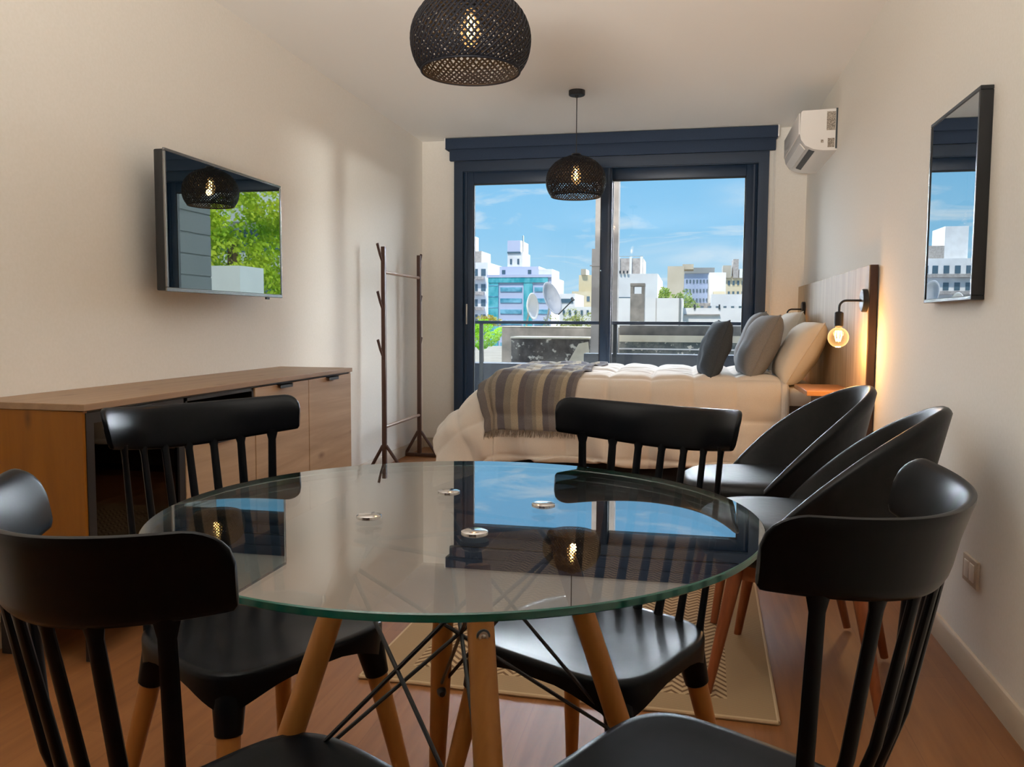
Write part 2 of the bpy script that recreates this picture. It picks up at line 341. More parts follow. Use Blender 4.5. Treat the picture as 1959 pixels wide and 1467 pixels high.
# sliding window
fr_ = MB()
fr_.box(WX0, WX0+.075, 6.40, 6.52, 0, WZ1); fr_.box(WX1-.075, WX1, 6.40, 6.52, 0, WZ1)
fr_.box(WX0+.075, WX1-.075, 6.40, 6.52, WZ1-.085, WZ1); fr_.box(WX0+.075, WX1-.075, 6.40, 6.52, 0, .05)
fr_.box(WX0+.035, WX0+.075, 6.385, 6.40, .05, WZ1-.04); fr_.box(WX1-.075, WX1-.035, 6.385, 6.40, .05, WZ1-.04); fr_.box(WX0+.075, WX1-.075, 6.385, 6.40, WZ1-.08, WZ1-.04)
win = struct(fr_.build('window_1', M['navy']))
def sash(x0, x1, y0, y1, ztop):
    s_ = MB(); z0 = .05; wd = .08
    s_.box(x0, x0+wd, y0, y1, z0, ztop, .003); s_.box(x1-wd, x1, y0, y1, z0, ztop, .003)
    s_.box(x0+wd, x1-wd, y0, y1, ztop-.09, ztop, .003); s_.box(x0+wd, x1-wd, y0, y1, z0, z0+.09, .003)
    s_.box(x0+.018, x0+.03, y0-.006, y0, z0, ztop); s_.box(x1-.03, x1-.018, y0-.006, y0, z0, ztop)
    o = s_.build('sliding_sash', M['navy'], win)
    B('glass_pane', M['pane'], x0+wd, x1-wd, (y0+y1)/2-.003, (y0+y1)/2+.003, z0+.09, ztop-.09, o)
    g = MB()
    for a, b2 in ((x0+wd, x0+wd+.008), (x1-wd-.008, x1-wd)): g.box(a, b2, y0+.004, y1-.004, z0+.09, ztop-.09)
    g.box(x0+wd, x1-wd, y0+.004, y1-.004, ztop-.098, ztop-.09); g.build('glazing_seal', M['navy2'], o); return o
s1 = sash(-1.738, -.572, 6.405, 6.445, 2.187)
s2 = sash(-.655, .489, 6.455, 6.495, 2.195)
B('pull_handle', M['steel'], -1.712, -1.700, 6.385, 6.405, 1.0, 1.16, s1, .003)

# roller blind cassette above the window
bl = thing('roller_blind', 'dark blue-grey roller blind rolled up above the window', 'blind', (-.62, 6.36, 2.27))
def BR(name, m_, x0, x1, y0, y1, z0, z1, par, org, bev=0):
    return MB().box(x0-org[0], x1-org[0], y0-org[1], y1-org[1], z0-org[2], z1-org[2], bev).build(name, m_, par)
og = (-.62, 6.36, 2.27)
BR('cassette', M['blind'], -1.868, .615, 6.335, D, 2.356, 2.438, bl, og, .004)
BR('valance', M['blind'], -1.838, .604, 6.355, 6.385, 2.270, 2.357, bl, og, .003)
rl = MB(); rl.tube([(-1.20, .03, .05), (1.2, .03, .05)], .032, 20); rl.build('roller_tube', M['blind'], bl)
for x in (-1.254, 1.233): MB().box(x, x+.010, -.03, .07, .09, .172, .002).build('end_cap', M['whitegl'], bl)
ch = MB(); ch.tube([(1.218, .055, .1), (1.218, .055, -1.3)], .0022, 6); ch.tube([(1.228, .055, .1), (1.228, .055, -1.3)], .0022, 6); ch.build('bead_chain', M['whitegl'], bl)

# ------------------------------------------------------------------ dining chairs
HW, YBK, BOW, PW, ZT, RISE = .220, .282, .111, 2.27, .849, .015
def rail_c(u):
    return Vector((HW*u, -YBK+BOW*abs(u)**PW, ZT+RISE*u*u))
def make_chair(label):
    t_ = thing('dining_chair', label, 'chair', group='black spindle-back dining chairs round the glass table')
    zs, wf, wr, dd = .432, .205, .185, .185
    def outline(k, n=56, z=0.0, exp=4.2):
        pts = []
        for i in range(n):
            a = 2*math.pi*(i+.5)/n; ca, sa = math.cos(a), math.sin(a)
            x = math.copysign(abs(ca)**(2/exp), ca); y = math.copysign(abs(sa)**(2/exp), sa)
            ww = (wf if y > 0 else wf)*(1) - (wf-wr)*(1-(y+1)/2)
            pts.append((x*ww*k, y*dd*k, x, y))
        return pts
    rings = []
    for k, dz in ((.02, -.010), (.3, -.0095), (.6, -.007), (.8, -.004), (.92, -.0005), (.975, 0), (.995, -.004), (1.0, -.010)):
        rings.append([Vector((p[0], p[1], zs+dz)) for p in outline(k)])
    def skirt(k, off):
        r_ = []
        for p in outline(k):
            cn = min(abs(p[2]), abs(p[3])); dp = .030 + .036*max(0, (cn-.25)/.55)**1.6 if cn > .25 else .030
            r_.append(Vector((p[0], p[1], zs-min(dp, .075)+off)))
        return r_
    rings.append(skirt(.995, 0)); rings.append(skirt(.94, .002)); rings.append([Vector((p[0], p[1], zs-.018)) for p in outline(.92)]); rings.append([Vector((p[0], p[1], zs-.016)) for p in outline(.05)])
    MB().loft(rings).build('seat', M['plastic'], t_, ang=50)
    for sx in (-1, 1):
        for top, bot in (((sx*.152, .134, .405), (sx*.213, .215, .0)), ((sx*.138, -.134, .405), (sx*.200, -.225, .0))):
            T, Bq = Vector(top), Vector(bot); d = Bq-T
            p1 = T+d*.20
            so = MB(); so.tube([T+d*-.02, T+d*.05, T+d*.12, p1, p1+d*.006], [.020, .029, .0265, .0235, .021], 20).build('leg_socket', M['plastic'], t_)
            lg = MB(); lg.tube([T+d*.195, T+d*.6, Bq+d*-.012, Bq], [.0205, .0175, .0135, .0125], 18).build('leg', M['legwood'], t_)
    # curved top rail
    nu = 61; rings = []
    hgt = .078; rc = .034
    for i in range(nu):
        u = -1+2*i/(nu-1); u = math.copysign(1-(1-abs(u))**1.35, u) if abs(u) > 0 else 0
        c = rail_c(u); e_ = 1e-3; tg = (rail_c(min(1, u+e_))-rail_c(max(-1, u-e_))); tg.z = 0; tg.normalize()
        nrm = Vector((-tg.y, tg.x, 0)) # towards the sitter
        s_ = (1-abs(u))*.27
        cut = rc-math.sqrt(max(0, rc*rc-(rc-s_)**2)) if s_ < rc else 0
        cutb = .005-math.sqrt(max(0, .005**2-(.005-s_)**2)) if s_ < .005 else 0
        zt_, zb_ = c.z-cut, c.z-hgt-.012*(1-u*u)+cutb
        th = .0075*(1-.35*abs(u)**6); lean = .20
        ring = []
        for k in range(16):
            a = 2*math.pi*k/16; sx_, sz_ = math.cos(a), math.sin(a)
            zz = (zt_+zb_)/2+(zt_-zb_)/2*math.copysign(abs(sz_)**.45, sz_)
            tt = th*math.copysign(abs(sx_)**.6, sx_)
            v_ = (zz-(c.z-hgt))/hgt
            lip = -.010*max(0, v_-.55)**1.3 * 2.2    # top rolls back
            ring.append(Vector((c.x, c.y, zz)) + nrm*(tt + (c.z-zz)*lean + lip))
        rings.append(ring)
    MB().loft(rings).build('top_rail', M['plastic'], t_, ang=60)
    for k in range(7):
        q_ = -1+2*k/6
        u = q_*.80; c = rail_c(u); tg = (rail_c(u+1e-3)-rail_c(u-1e-3)); tg.z = 0; tg.normalize(); nrm = Vector((-tg.y, tg.x, 0))
        top = Vector((c.x, c.y, c.z-hgt+.004)) + nrm*.016
        bot = Vector((q_*.150, -.170+.012*q_*q_, zs-.012))
        mid = (top+bot)/2+Vector((0, -.012, 0))
        sp = MB(); sp.tube([top, top+(mid-top)*.12, mid, bot+(mid-bot)*.1, bot], [(.014, .0055), (.0085, .005), (.0095, .0055), (.0105, .0065), (.012, .008)], 12, flat=tg).build('spindle', M['plastic'], t_)
    return t_
def ch_at(th, x, y): return (x, y, 0), th
chair = make_chair('black spindle-back chair between the glass table and the bed')
chair.location = (-.170, 1.566, 0); chair.rotation_euler = (0, 0, -3.631)
dup(chair, (-.803, 1.456, 0), 4.218, 'black spindle-back chair in front of the wooden sideboard')
dup(chair, (-.463, .863, 0), 5.761, 'nearest left black spindle-back chair, its curved rail cut by the left edge')
dup(chair, (.023, 1.033, 0), -5.202, 'nearest right black spindle-back chair, with its back towards the right wall')

# ------------------------------------------------------------------ glass table
tx, ty = -.335, 1.211
tb = thing('dining_table', 'round clear glass dining table on splayed wooden legs with black wire bracing', 'table', (tx, ty, 0))
g = MB(); RT = .45; z1 = .740; z0 = .730
seg = 160
g.mi = 0; g.lathe([(0, z1), (.2, z1), (RT-.0015, z1)], seg=seg); g.lathe([(RT-.0015, z0), (.2, z0), (0, z0)], seg=seg)
g.mi = 1; g.lathe([(RT-.0015, z1), (RT, z1-.0015), (RT, z0+.0015), (RT-.0015, z0)], seg=seg)
bmesh.ops.remove_doubles(g.bm, verts=g.bm.verts[:], dist=1e-5)
g.build('glass_top', [M['tglass'], M['tedge']], tb)
legs = []
for a in (210, -65.5, 112.5, 29):
    a = R(a); ca, sa = math.cos(a), math.sin(a); T = Vector((ca*.158, sa*.158, .700)); Bq = Vector((ca*.40, sa*.40, 0)); legs.append((T, Bq))
    lg = MB(); d = Bq-T; lg.tube([T+d*-.004, T, T+d*.45, Bq-d*.015, Bq], [.012, .0175, .0195, .0145, .013], 22).build('leg', M['legwood'], tb)
    pd = MB(); dx, dy = ca*.137, sa*.137
    pd.lathe([(0, .7435), (.015, .7435), (.0185, .742), (.0185, .740), (0, .740)], (dx, dy, 0), 28); pd.build('glass_fixing_disc', M['chrome'], tb)
    bk = MB(); bk.lathe([(0, .730), (.02, .730), (.02, .724), (.006, .722), (.006, .705), (0, .705)], (dx, dy, 0), 24)
    bk.tube([(dx*.9, dy*.9, .712), T+d*.03+Vector((-ca*.018, -sa*.018, 0))], [(.012, .004), (.012, .004)], 8, flat=(-sa, ca, 0)); bk.build('bracket', M['black'], tb)
    out = Vector((ca, sa, 0)); pt = T+d*.115
    sc_ = MB(); q0 = pt+out*.0165
    MB().tube([pt+out*.0150, q0+out*.0012], [.0092, .0092], 20).build('screw_seat', M['grille'], tb)
    sc_.tube([q0, q0+out*.003], [.0065, .0065], 16); sc_.tube([q0+out*.003, q0+out*.0036], [.0032, .002], 12); sc_.build('leg_screw', M['steel'], tb)
ri = MB()
for i in range(4):
    j = (i+1) % 4
    for a_, b_2 in ((i, j), (j, i)):
        T1, B1 = legs[a_]; T2, B2 = legs[b_2]
        p_ = T1+(B1-T1)*.04; q_ = T2+(B2-T2)*.52
        ri.tube([p_, q_], .0033, 8)
    ri.tube([legs[i][0]+Vector((0, 0, .005)), legs[j][0]+Vector((0, 0, .005))], .0033, 8)
ri.build('wire_bracing', M['black'], tb)
for T, Bq in legs:
    q_ = T+(Bq-T)*.52; inn = Vector((-T.x, -T.y, 0)).normalized()
    bo = MB(); bo.tube([q_+inn*.012, q_+inn*.028, q_+inn*.036], [.009, .0085, .005], 14); bo.build('rod_bolt', M['black'], tb)

# ------------------------------------------------------------------ black tub armchairs
def make_arm(label):
    t_ = thing('tub_armchair', label, 'chair', group='black leather tub armchairs along the right wall')
    # local: front +Y. shell wraps the back and falls to the seat front
    def rim(a):          # a in -1..1
        k = abs(a); return .445+.335*(1-k**2.1)
    nU, nV = 56, 12
    def plan(a):
        ang = R(-90)+a*R(100); rx, ry = .282, .33
        return Vector((math.cos(ang)*rx, math.sin(ang)*ry+(.02 if abs(a) > .6 else .02), 0))
    def shell(a, v, off):
        p = plan(a); zt_ = rim(a); z = .355+(zt_-.355)*v
        fl = 1+.07*v*(1 - .6*abs(a)) - .14*(1-v)*1.0
        q_ = Vector((p.x*fl, p.y*fl-.03*v*(1-abs(a)), z))
        nn = Vector((p.x, p.y, 0)).normalized()
        return q_ - nn*off
    sh = MB(); rings = []
    for i in range(nU+1):
        a = -1+2*i/nU; a *= .995; ring = []
        for k in range(nV): ring.append(shell(a, k/(nV-1), 0))
        for q5 in (.12, .3, .5, .7, .88): ring.append(shell(a, 1, .034*q5)+Vector((0, 0, .017*math.sin(math.pi*q5)**.7)))
        for k in range(nV-1, -1, -1): ring.append(shell(a, k/(nV-1), .034))
        rings.append(ring)
    sh.loft(rings); o = sh.build('wraparound_shell', M['leather'], t_, ang=70)
    se = MB(); rings = []
    def so(k, z, n=48):
        r_ = []
        for i in range(n):
            a = 2*math.pi*i/n; ca, sa = math.cos(a), math.sin(a)
            x = math.copysign(abs(ca)**.72, ca)*.243*k; y = math.copysign(abs(sa)**.72, sa)*.285*k+.015
            r_.append(Vector((x, y, z)))
        return r_
    for k, z in ((.6, .355), (.93, .36), (.985, .375), (1, .40), (1, .435), (.985, .458), (.93, .468), (.7, .474), (.02, .476)): rings.append(so(k, z))
    se.loft(rings).build('seat_cushion', M['leather'], t_, ang=60)
    fr = MB(); rings = [so(.80, .31), so(.80, .357)]; fr.loft(rings).build('base_frame', M['walnut'], t_)
    for sx in (-1, 1):
        for yy in (.15, -.16):
            T, Bq = Vector((sx*.17, yy+.01, .34)), Vector((sx*.240, yy+(.07 if yy > 0 else -.06), 0))
            MB().tube([T, Bq], [.021, .012], 16).build('leg', M['walnut'], t_)
    return t_
arm = make_arm('black leather tub armchair beside the bed, farther of the two')
arm.location = (.30, 3.10, .011); arm.rotation_euler = (0, 0, R(97))
dup(arm, (.345, 2.47, .011), R(77), 'black leather tub armchair behind the near right dining chair, nearer of the two')

# ------------------------------------------------------------------ rug
m = mat('jute_rug', rough=.95, spec=.1); M['rug'] = m; t = m.node_tree; n = t.nodes; l = t.links
def mth(op, a, b=None, clamp=False):
    x = n.new('ShaderNodeMath'); x.operation = op; x.use_clamp = clamp
    for i, v in enumerate((a, b)):
        if v is None: continue
        if isinstance(v, (int, float)): x.inputs[i].default_value = v
        else: l.new(v, x.inputs[i])
    return x.outputs[0]
tcn = n.new('ShaderNodeTexCoord'); sp_ = n.new('ShaderNodeSeparateXYZ'); l.new(tcn.outputs['Object'], sp_.inputs[0])
X, Y = sp_.outputs['X'], sp_.outputs['Y']
zig = mth('PINGPONG', X, .03)                        # chevrons 6 cm wide
ph = mth('FRACT', mth('MULTIPLY', mth('ADD', Y, mth('MULTIPLY', zig, 1.1)), 33))
chev = mth('GREATER_THAN', ph, .42)
rib = mth('GREATER_THAN', mth('FRACT', mth('MULTIPLY', Y, 160)), .5)
inx = mth('LESS_THAN', mth('ABSOLUTE', X), .45); iny = mth('LESS_THAN', mth('ABSOLUTE', Y), .80)
inn_ = mth('MULTIPLY', inx, iny)
pat = mth('ADD', mth('MULTIPLY', chev, inn_), mth('MULTIPLY', mth('ADD', .45, mth('MULTIPLY', rib, .3)), mth('SUBTRACT', 1, inn_)))
r2 = n.new('ShaderNodeValToRGB'); r2.color_ramp.elements[0].color = hexc('6d543c'); r2.color_ramp.elements[1].color = hexc('ad9372'); l.new(pat, r2.inputs[0]); l.new(r2.outputs[0], P(m).inputs['Base Color'])
bu = n.new('ShaderNodeBump'); bu.inputs['Strength'].default_value = .5; bu.inputs['Distance'].default_value = .004; l.new(pat, bu.inputs['Height']); l.new(bu.outputs[0], P(m).inputs['Normal'])
rug = thing('rug', 'beige woven rug with herringbone centre under the armchairs and beside the bed', 'rug', (-.30, 3.07, 0), R(-1.5))
MB().box(-.575, .575, -.90, .90, .0005, .011, .004).build('woven_field', M['rug'], rug)
hm = MB(); z_ = .006
for a, b2 in (((-.575, -.9), (.575, -.9)), ((.575, -.9), (.575, .9)), ((.575, .9), (-.575, .9)), ((-.575, .9), (-.575, -.9))): hm.tube([(*a, z_), (*b2, z_)], .006, 8)
M['hem'] = mat('rug_hem', hexc('b39a78'), .95); hm.build('bound_edge', M['hem'], rug)

# ------------------------------------------------------------------ sideboard
sx0, sx1, sy0, sy1, sz0, sz1 = XL+.004, -1.686, 2.066, 4.012, .150, .784
sb = thing('sideboard', 'long rustic wooden sideboard with black framed glass door under the television', 'sideboard', (sx0, sy0, 0))
def S(name, m_, x0, x1, y0, y1, z0, z1, par=None, bev=.0015):
    return MB().box(x0-sx0, x1-sx0, y0-sy0, y1-sy0, z0, z1, bev, 1).build(name, m_, par or sb)
S('top_board', M['oaktop'], sx0, sx1+.006, sy0-.004, sy1+.004, .764, sz1)
S('side_panel', M['pine'], sx0, sx1-.003, sy0, sy0+.020, sz0, .764); S('side_panel', M['oak'], sx0, sx1-.003, sy1-.020, sy1, sz0, .764)
S('bottom_board', M['oak'], sx0, sx1-.003, sy0+.02, sy1-.02, sz0, sz0+.02); S('back_panel', M['darkwood'], sx0, sx0+.008, sy0+.02, sy1-.02, sz0+.02, .764)
ys = [sy0+.01, 2.556, 3.035, 3.520, sy1-.008]
for y in ys[1:4]: S('divider', M['oak'], sx0+.01, sx1-.022, y-.009, y+.009, sz0+.02, .764)
S('front_edging', M['tvbody'], sx1-.012, sx1-.003, sy0+.02, sy1-.02, .757, .764)
# black framed glass door
fy0, fy1 = ys[0], ys[1]-.004; fm = MB(); w_ = .032
fm.box(sx1-.020-sx0, sx1-sx0, fy0-sy0, fy0+w_-sy0, sz0+.004, .757); fm.box(sx1-.020-sx0, sx1-sx0, fy1-w_-sy0, fy1-sy0, sz0+.004, .757)
fm.box(sx1-.020-sx0, sx1-sx0, fy0+w_-sy0, fy1-w_-sy0, .757-w_, .757); fm.box(sx1-.020-sx0, sx1-sx0, fy0+w_-sy0, fy1-w_-sy0, sz0+.004, sz0+.004+w_)
gd = fm.build('glass_door', M['tvbody'], sb)
M['smoke'] = glassmat('smoked_glass', 1.5, (.22, .22, .24, 1))
S('smoked_pane', M['smoke'], sx1-.012, sx1-.008, fy0+w_, fy1-w_, sz0+.036, .725, gd, 0)
S('door_handle', M['black'], sx1-.002, sx1+.014, (fy0+fy1)/2-.05, (fy0+fy1)/2+.05, .748, .756, gd)
S('shelf', M['pine'], sx0+.01, sx1-.04, ys[0]+.01, ys[1]-.01, .46, .478)
# open niche with black lining above a drawer
nb = MB(); n0, n1 = ys[1]+.009, ys[2]-.009
nb.box(sx0+.01-sx0, sx1-.002-sx0, n0-sy0, n1-sy0, .600, .614); nb.box(.01, sx1-.002-sx0, n0-sy0, n0+.012-sy0, .614, .757); nb.box(.01, sx1-.002-sx0, n1-.012-sy0, n1-sy0, .614, .757); nb.box(.009, .02, n0-sy0, n1-sy0, .614, .757); nb.box(.01, sx1-.002-sx0, n0-sy0, n1-sy0, .745, .757)
nb.build('open_niche', M['tvbody'], sb)
def front(kind, y0, y1, z0, z1):
    d = S(kind, M['oak'], sx1-.020, sx1, y0, y1, z0, z1, None, .002)
    hy = (y0+y1)/2; h = MB(); h.box(sx1-.004-sx0, sx1+.016-sx0, hy-.055-sy0, hy+.055-sy0, z1-.003, z1+.001); h.box(sx1+.013-sx0, sx1+.016-sx0, hy-.055-sy0, hy+.055-sy0, z1-.016, z1+.001)
    h.build('handle', M['black'], d); return d
front('drawer', ys[1]+.004, ys[2]-.003, .385, .592); front('drawer', ys[1]+.004, ys[2]-.003, sz0+.004, .378)
front('door', ys[2]+.003, ys[3]-.002, sz0+.004, .755); front('door', ys[3]+.003, sy1-.003, sz0+.004, .755)
for y in (sy0+.05, 3.035, sy1-.06):
    for x in (sx0+.04, sx1-.06):
        S('leg', M['black'], x, x+.035, y, y+.035, 0, sz0)

# ------------------------------------------------------------------ television
tv = thing('television', 'flat black television with silver bezel on the left wall above the sideboard', 'television', (XL, 3.3, 1.4))
ty0, ty1, tz0, tz1, tf = 2.848, 3.772, 1.134, 1.674, -1.938
def T_(name, m_, x0, x1, y0, y1, z0, z1, bev=0, par=None): return MB().box(x0-XL, x1-XL, y0-3.3, y1-3.3, z0-1.4, z1-1.4, bev).build(name, m_, par or tv)
T_('back_housing', M['tvbody'], tf-.050, tf-.008, ty0+.004, ty1-.004, tz0+.003, tz1-.003, .006)
bz = MB(); bw = .011
for a in ((ty0, ty1, tz0, tz0+.016), (ty0, ty1, tz1-bw, tz1), (ty0, ty0+bw, tz0+.016, tz1-bw), (ty1-bw, ty1, tz0+.016, tz1-bw)): bz.box(tf-.010-XL, tf-XL, a[0]-3.3, a[1]-3.3, a[2]-1.4, a[3]-1.4, .002, 1)
bz.build('bezel', M['bezel'], tv)
T_('screen', M['screen'], tf-.009, tf-.003, ty0+bw-.002, ty1-bw+.002, tz0+.014, tz1-bw+.002)
T_('wall_mount', M['black'], XL, tf-.048, 3.15, 3.47, 1.25, 1.55)
T_('power_light', M['tvbody'], tf-.012, tf-.004, 3.62, 3.65, tz0-.010, tz0)

# ------------------------------------------------------------------ coat rack
rk = thing('coat_rack', 'dark wooden clothes rack with side hooks standing by the left wall', 'coat rack', (-1.965, 5.58, 0))
y_a, y_b = -.345, .40
for yy, nm in ((y_a, -1), (y_b, 1)):
    MB().box(-.014, .014, yy-.014, yy+.014, .02, 1.512, .003).build('post', M['darkwood'], rk)
    f_ = MB(); f_.box(-.115, .19, yy-.014, yy+.014, 0, .026, .003)
    f_.tube([(-.012, yy, .19), (-.105, yy, .024)], .0115, 8); f_.tube([(.012, yy, .19), (.13, yy, .024)], .0115, 8)
    f_.build('foot', M['darkwood'], rk)
    for z in (1.40, 1.09, .775):
        h = MB(); h.tube([(0, yy+nm*.012, z), (-.008, yy+nm*.045, z+.06), (-.010, yy+nm*.085, z+.125)], [(.008, .005), (.009, .005), (.010, .006)], 10); h.build('hook', M['darkwood'], rk)
M['barwood'] = wood('pale_rod', hexc('a58a78'), hexc('8f7564'), hexc('6b4a34'), 'Y', .35, 20, knots=False)
for z in (1.345, .315): MB().tube([(0, y_a, z), (0, y_b, z)], .011, 14).build('cross_bar', M['barwood'], rk)

# ------------------------------------------------------------------ bed
bed = thing('bed', 'double bed with white quilted duvet, head against the right wall', 'bed', (-.25, 5.5, 0))
bo = (-.25, 5.5, 0)
EX, EY0, EY1, ZB = -1.17, 4.80, 6.20, .700
BR('mattress', M['bedbase'], -1.16, .745, EY0+.02, EY1-.02, .30, .625, bed, bo, .03)
BR('bed_base', M['bedleg'], -1.10, .745, EY0+.06, EY1-.04, .06, .30, bed, bo, .005)
for x in (-1.0, -.2, .60):
    for y in (EY0+.12, EY1-.12): BR('leg', M['bedleg'], x-.025, x+.025, y-.025, y+.025, 0, .06, bed, bo)
BR('sheet', M['sheet'], .35, .757, EY0+.005, EY1-.005, .56, .665, bed, bo, .03)
def drape(a, b, off=0.0, puff=1.0):
    """a along the bed, b across it; folds over the foot and both long edges"""
    da = max(0, (EX+.10)-a); d0 = max(0, (EY0+.10)-b); d1 = max(0, b-(EY1-.10))
    db = d0 if d0 > 0 else d1
    d = math.hypot(da, db); r_ = .10
    x = max(a, EX+.10); y = min(max(b, EY0+.10), EY1-.10); z = ZB
    nx, ny = 0, 0; nvec = Vector((0, 0, 1))
    if d > 0:
        nx, ny = -da/d, (-db if d0 > 0 else db)/d
        arc = r_*math.pi/2
        flare = (1.0*(nx*nx)+.10*(ny*ny))
        if d < arc:
            th = d/r_; h = r_*math.sin(th); v = r_*(1-math.cos(th)); nvec = Vector((nx*math.sin(th), ny*math.sin(th), math.cos(th)))
            h += flare*max(0, d-arc*.4)*.6
        else:
            q_ = d-arc; c_ = 1/math.sqrt(1+flare*flare); h = r_+flare*arc*.36+q_*flare*c_; v = r_+q_*c_; nvec = Vector((nx, ny, flare*.6)).normalized()
        x += nx*h; y += ny*h; z -= v
    cell = .24
    pa = abs(math.sin(math.pi*(a-.045)/cell)); pb = abs(math.sin(math.pi*(b-EY0-.06)/cell))
    pf = (min(pa, .75)*min(pb, .75)/.5625)**.38*.026*puff
    wr = noise.noise(Vector((a*5, b*5, 1.3)))*.010 + noise.noise(Vector((a*14, b*14, 4.3)))*.004
    if d > .25: wr += (d-.25)*.10*math.sin(a*16+b*9+2*noise.noise(Vector((a*4, b*4, 9))))*(.6+abs(ny)*.4)
    p = Vector((x, y, z))+nvec*(pf+wr+off); p.z = max(p.z, .02)
    return p
du = MB(); a0, a1, b0, b1 = EX-.46, .56, EY0-.44, EY1+.42
def dfn(i, j):
    a = a0+(a1-a0)*i; b = b0+(b1-b0)*j
    # softly rounded corner of the hem
    return drape(a, b)-Vector(bo)+Vector((0, 0, (.03*math.sin(a*7)) if j == 0 else 0))
du.grid(dfn, 190, 220)
dv = du.build('duvet', M['duvet'], bed, ang=80)
so_ = dv.modifiers.new('thick', 'SOLIDIFY'); so_.thickness = .022; so_.offset = -1
# roll of the duvet at its head end
hr = MB(); hr.tube([(drape(.55, EY0-.44+.05*k)-Vector(bo)+Vector((-.008, 0, -.006))) for k in range(int((EY1-EY0+.86)/.05)+1)], .022, 10); hr.build('duvet_rolled_edge', M['duvet'], bed)

# striped throw over the foot of the bed
m = mat('striped_throw', rough=.95, spec=.1); M['throw'] = m; t = m.node_tree; n = t.nodes; l = t.links
at_ = n.new('ShaderNodeUVMap'); at_.uv_map = 'UVMap'; spx = n.new('ShaderNodeSeparateXYZ'); l.new(at_.outputs[0], spx.inputs[0])
st = n.new('ShaderNodeValToRGB'); st.color_ramp.interpolation = 'CONSTANT'; l.new(spx.outputs['X'], st.inputs[0])
cols = [(0, '8b8686'), (.075, 'b3aa9c'), (.12, '9a9389'), (.16, 'b3aa9c'), (.20, '7d7a80'), (.30, 'a5a094'), (.37, 'c6bba6'), (.44, '7d7a80'), (.50, '918d8e'), (.58, 'a5a094'), (.62, 'c6bba6'), (.68, '7d7a80'), (.74, '918d8e'), (.80, 'a5a094'), (.85, 'c6bba6'), (.90, '7d7a80'), (.96, '918d8e')]
el = st.color_ramp.elements; el[0].position = 0; el[0].color = hexc(cols[0][1]); el[1].position = .075; el[1].color = hexc(cols[1][1])
for p_, c_ in cols[2:]: x = el.new(p_); x.color = hexc(c_)
wv = n.new('ShaderNodeTexNoise'); wv.inputs['Scale'].default_value = 180; l.new(at_.outputs[0], wv.inputs['Vector'])
mxn = n.new('ShaderNodeMix'); mxn.data_type = 'RGBA'; mxn.blend_type = 'MULTIPLY'; mxn.inputs[0].default_value = .5; l.new(st.outputs[0], mxn.inputs[6]); l.new(wv.outputs['Fac'], mxn.inputs[7])
l.new(mxn.outputs[2], P(m).inputs['Base Color'])
th = MB(); A0, A1 = -1.20, -.60; B0, B1 = EY0-.27, 5.96
def tpos(i, j):
    b = B0+(B1-B0)*j; sk = (b-EY0)*.10
    a = A0+(A1-A0)*i + sk*.5 + (.02*math.sin(b*9))
    return drape(a, b, .012+.004*noise.noise(Vector((a*20, b*20, 0))), .8)
th.grid(lambda i, j: tpos(i, j), 70, 120); 
uvl = th.bm.loops.layers.uv.new('UVMap')
th.bm.verts.index_update()
for f in th.bm.faces:
    for lp in f.loops: k = lp.vert.index; lp[uvl].uv = ((k//120)/69, (k % 120)/119)
tw = tag(th.build('throw_blanket', M['throw'], ang=80), 'grey and beige striped throw with fringed hem draped over the foot of the bed', 'blanket')
so_ = tw.modifiers.new('thick', 'SOLIDIFY'); so_.thickness = .006; so_.offset = 1
fg = MB()
for k in range(130):
    i = (k+.5)/130; p0 = tpos(i, 0)+Vector((0, -.004, 0)); e_ = Vector((rnd.uniform(-.010, .010), rnd.uniform(-.014, .0), -rnd.uniform(.026, .042)))
    fg.tube([p0+Vector((0, 0, .004)), p0+e_*.5+Vector((rnd.uniform(-.003, .003), 0, 0)), p0+e_], [.0022, .0018, .0012], 5)
M['fringe'] = mat('fringe_yarn', hexc('8f8579'), .95)
tag(fg.build('fringe', M['fringe'], tw), kind='stuff')

# headboard
hb = thing('headboard', 'tall wooden headboard panel fixed to the right wall behind the bed', 'headboard', (XR, 5.17, 1.0))
MB().box(-.040, -.008, -1.19, 1.23, -.97, .288, .002, 1).build('panel', M['headwood'], hb)
MB().box(-.036, -.004, -1.196, -1.190, -.97, .288, .001, 1).build('edge_band', M['darkwood'], hb)
# bedside shelves
ns = thing('bedside_shelf', 'small wooden bedside shelf beside the pillows on the near side of the bed', 'shelf', (.793, 4.42, .69))
MB().box(-.222, 0, -.24, .24, -.012, .012, .002, 1).build('shelf_board', M['shelfwood'], ns)
MB().box(-.14, 0, -.20, .20, -.20, -.012, .002, 1).build('drawer_box', M['darkwood'], ns)

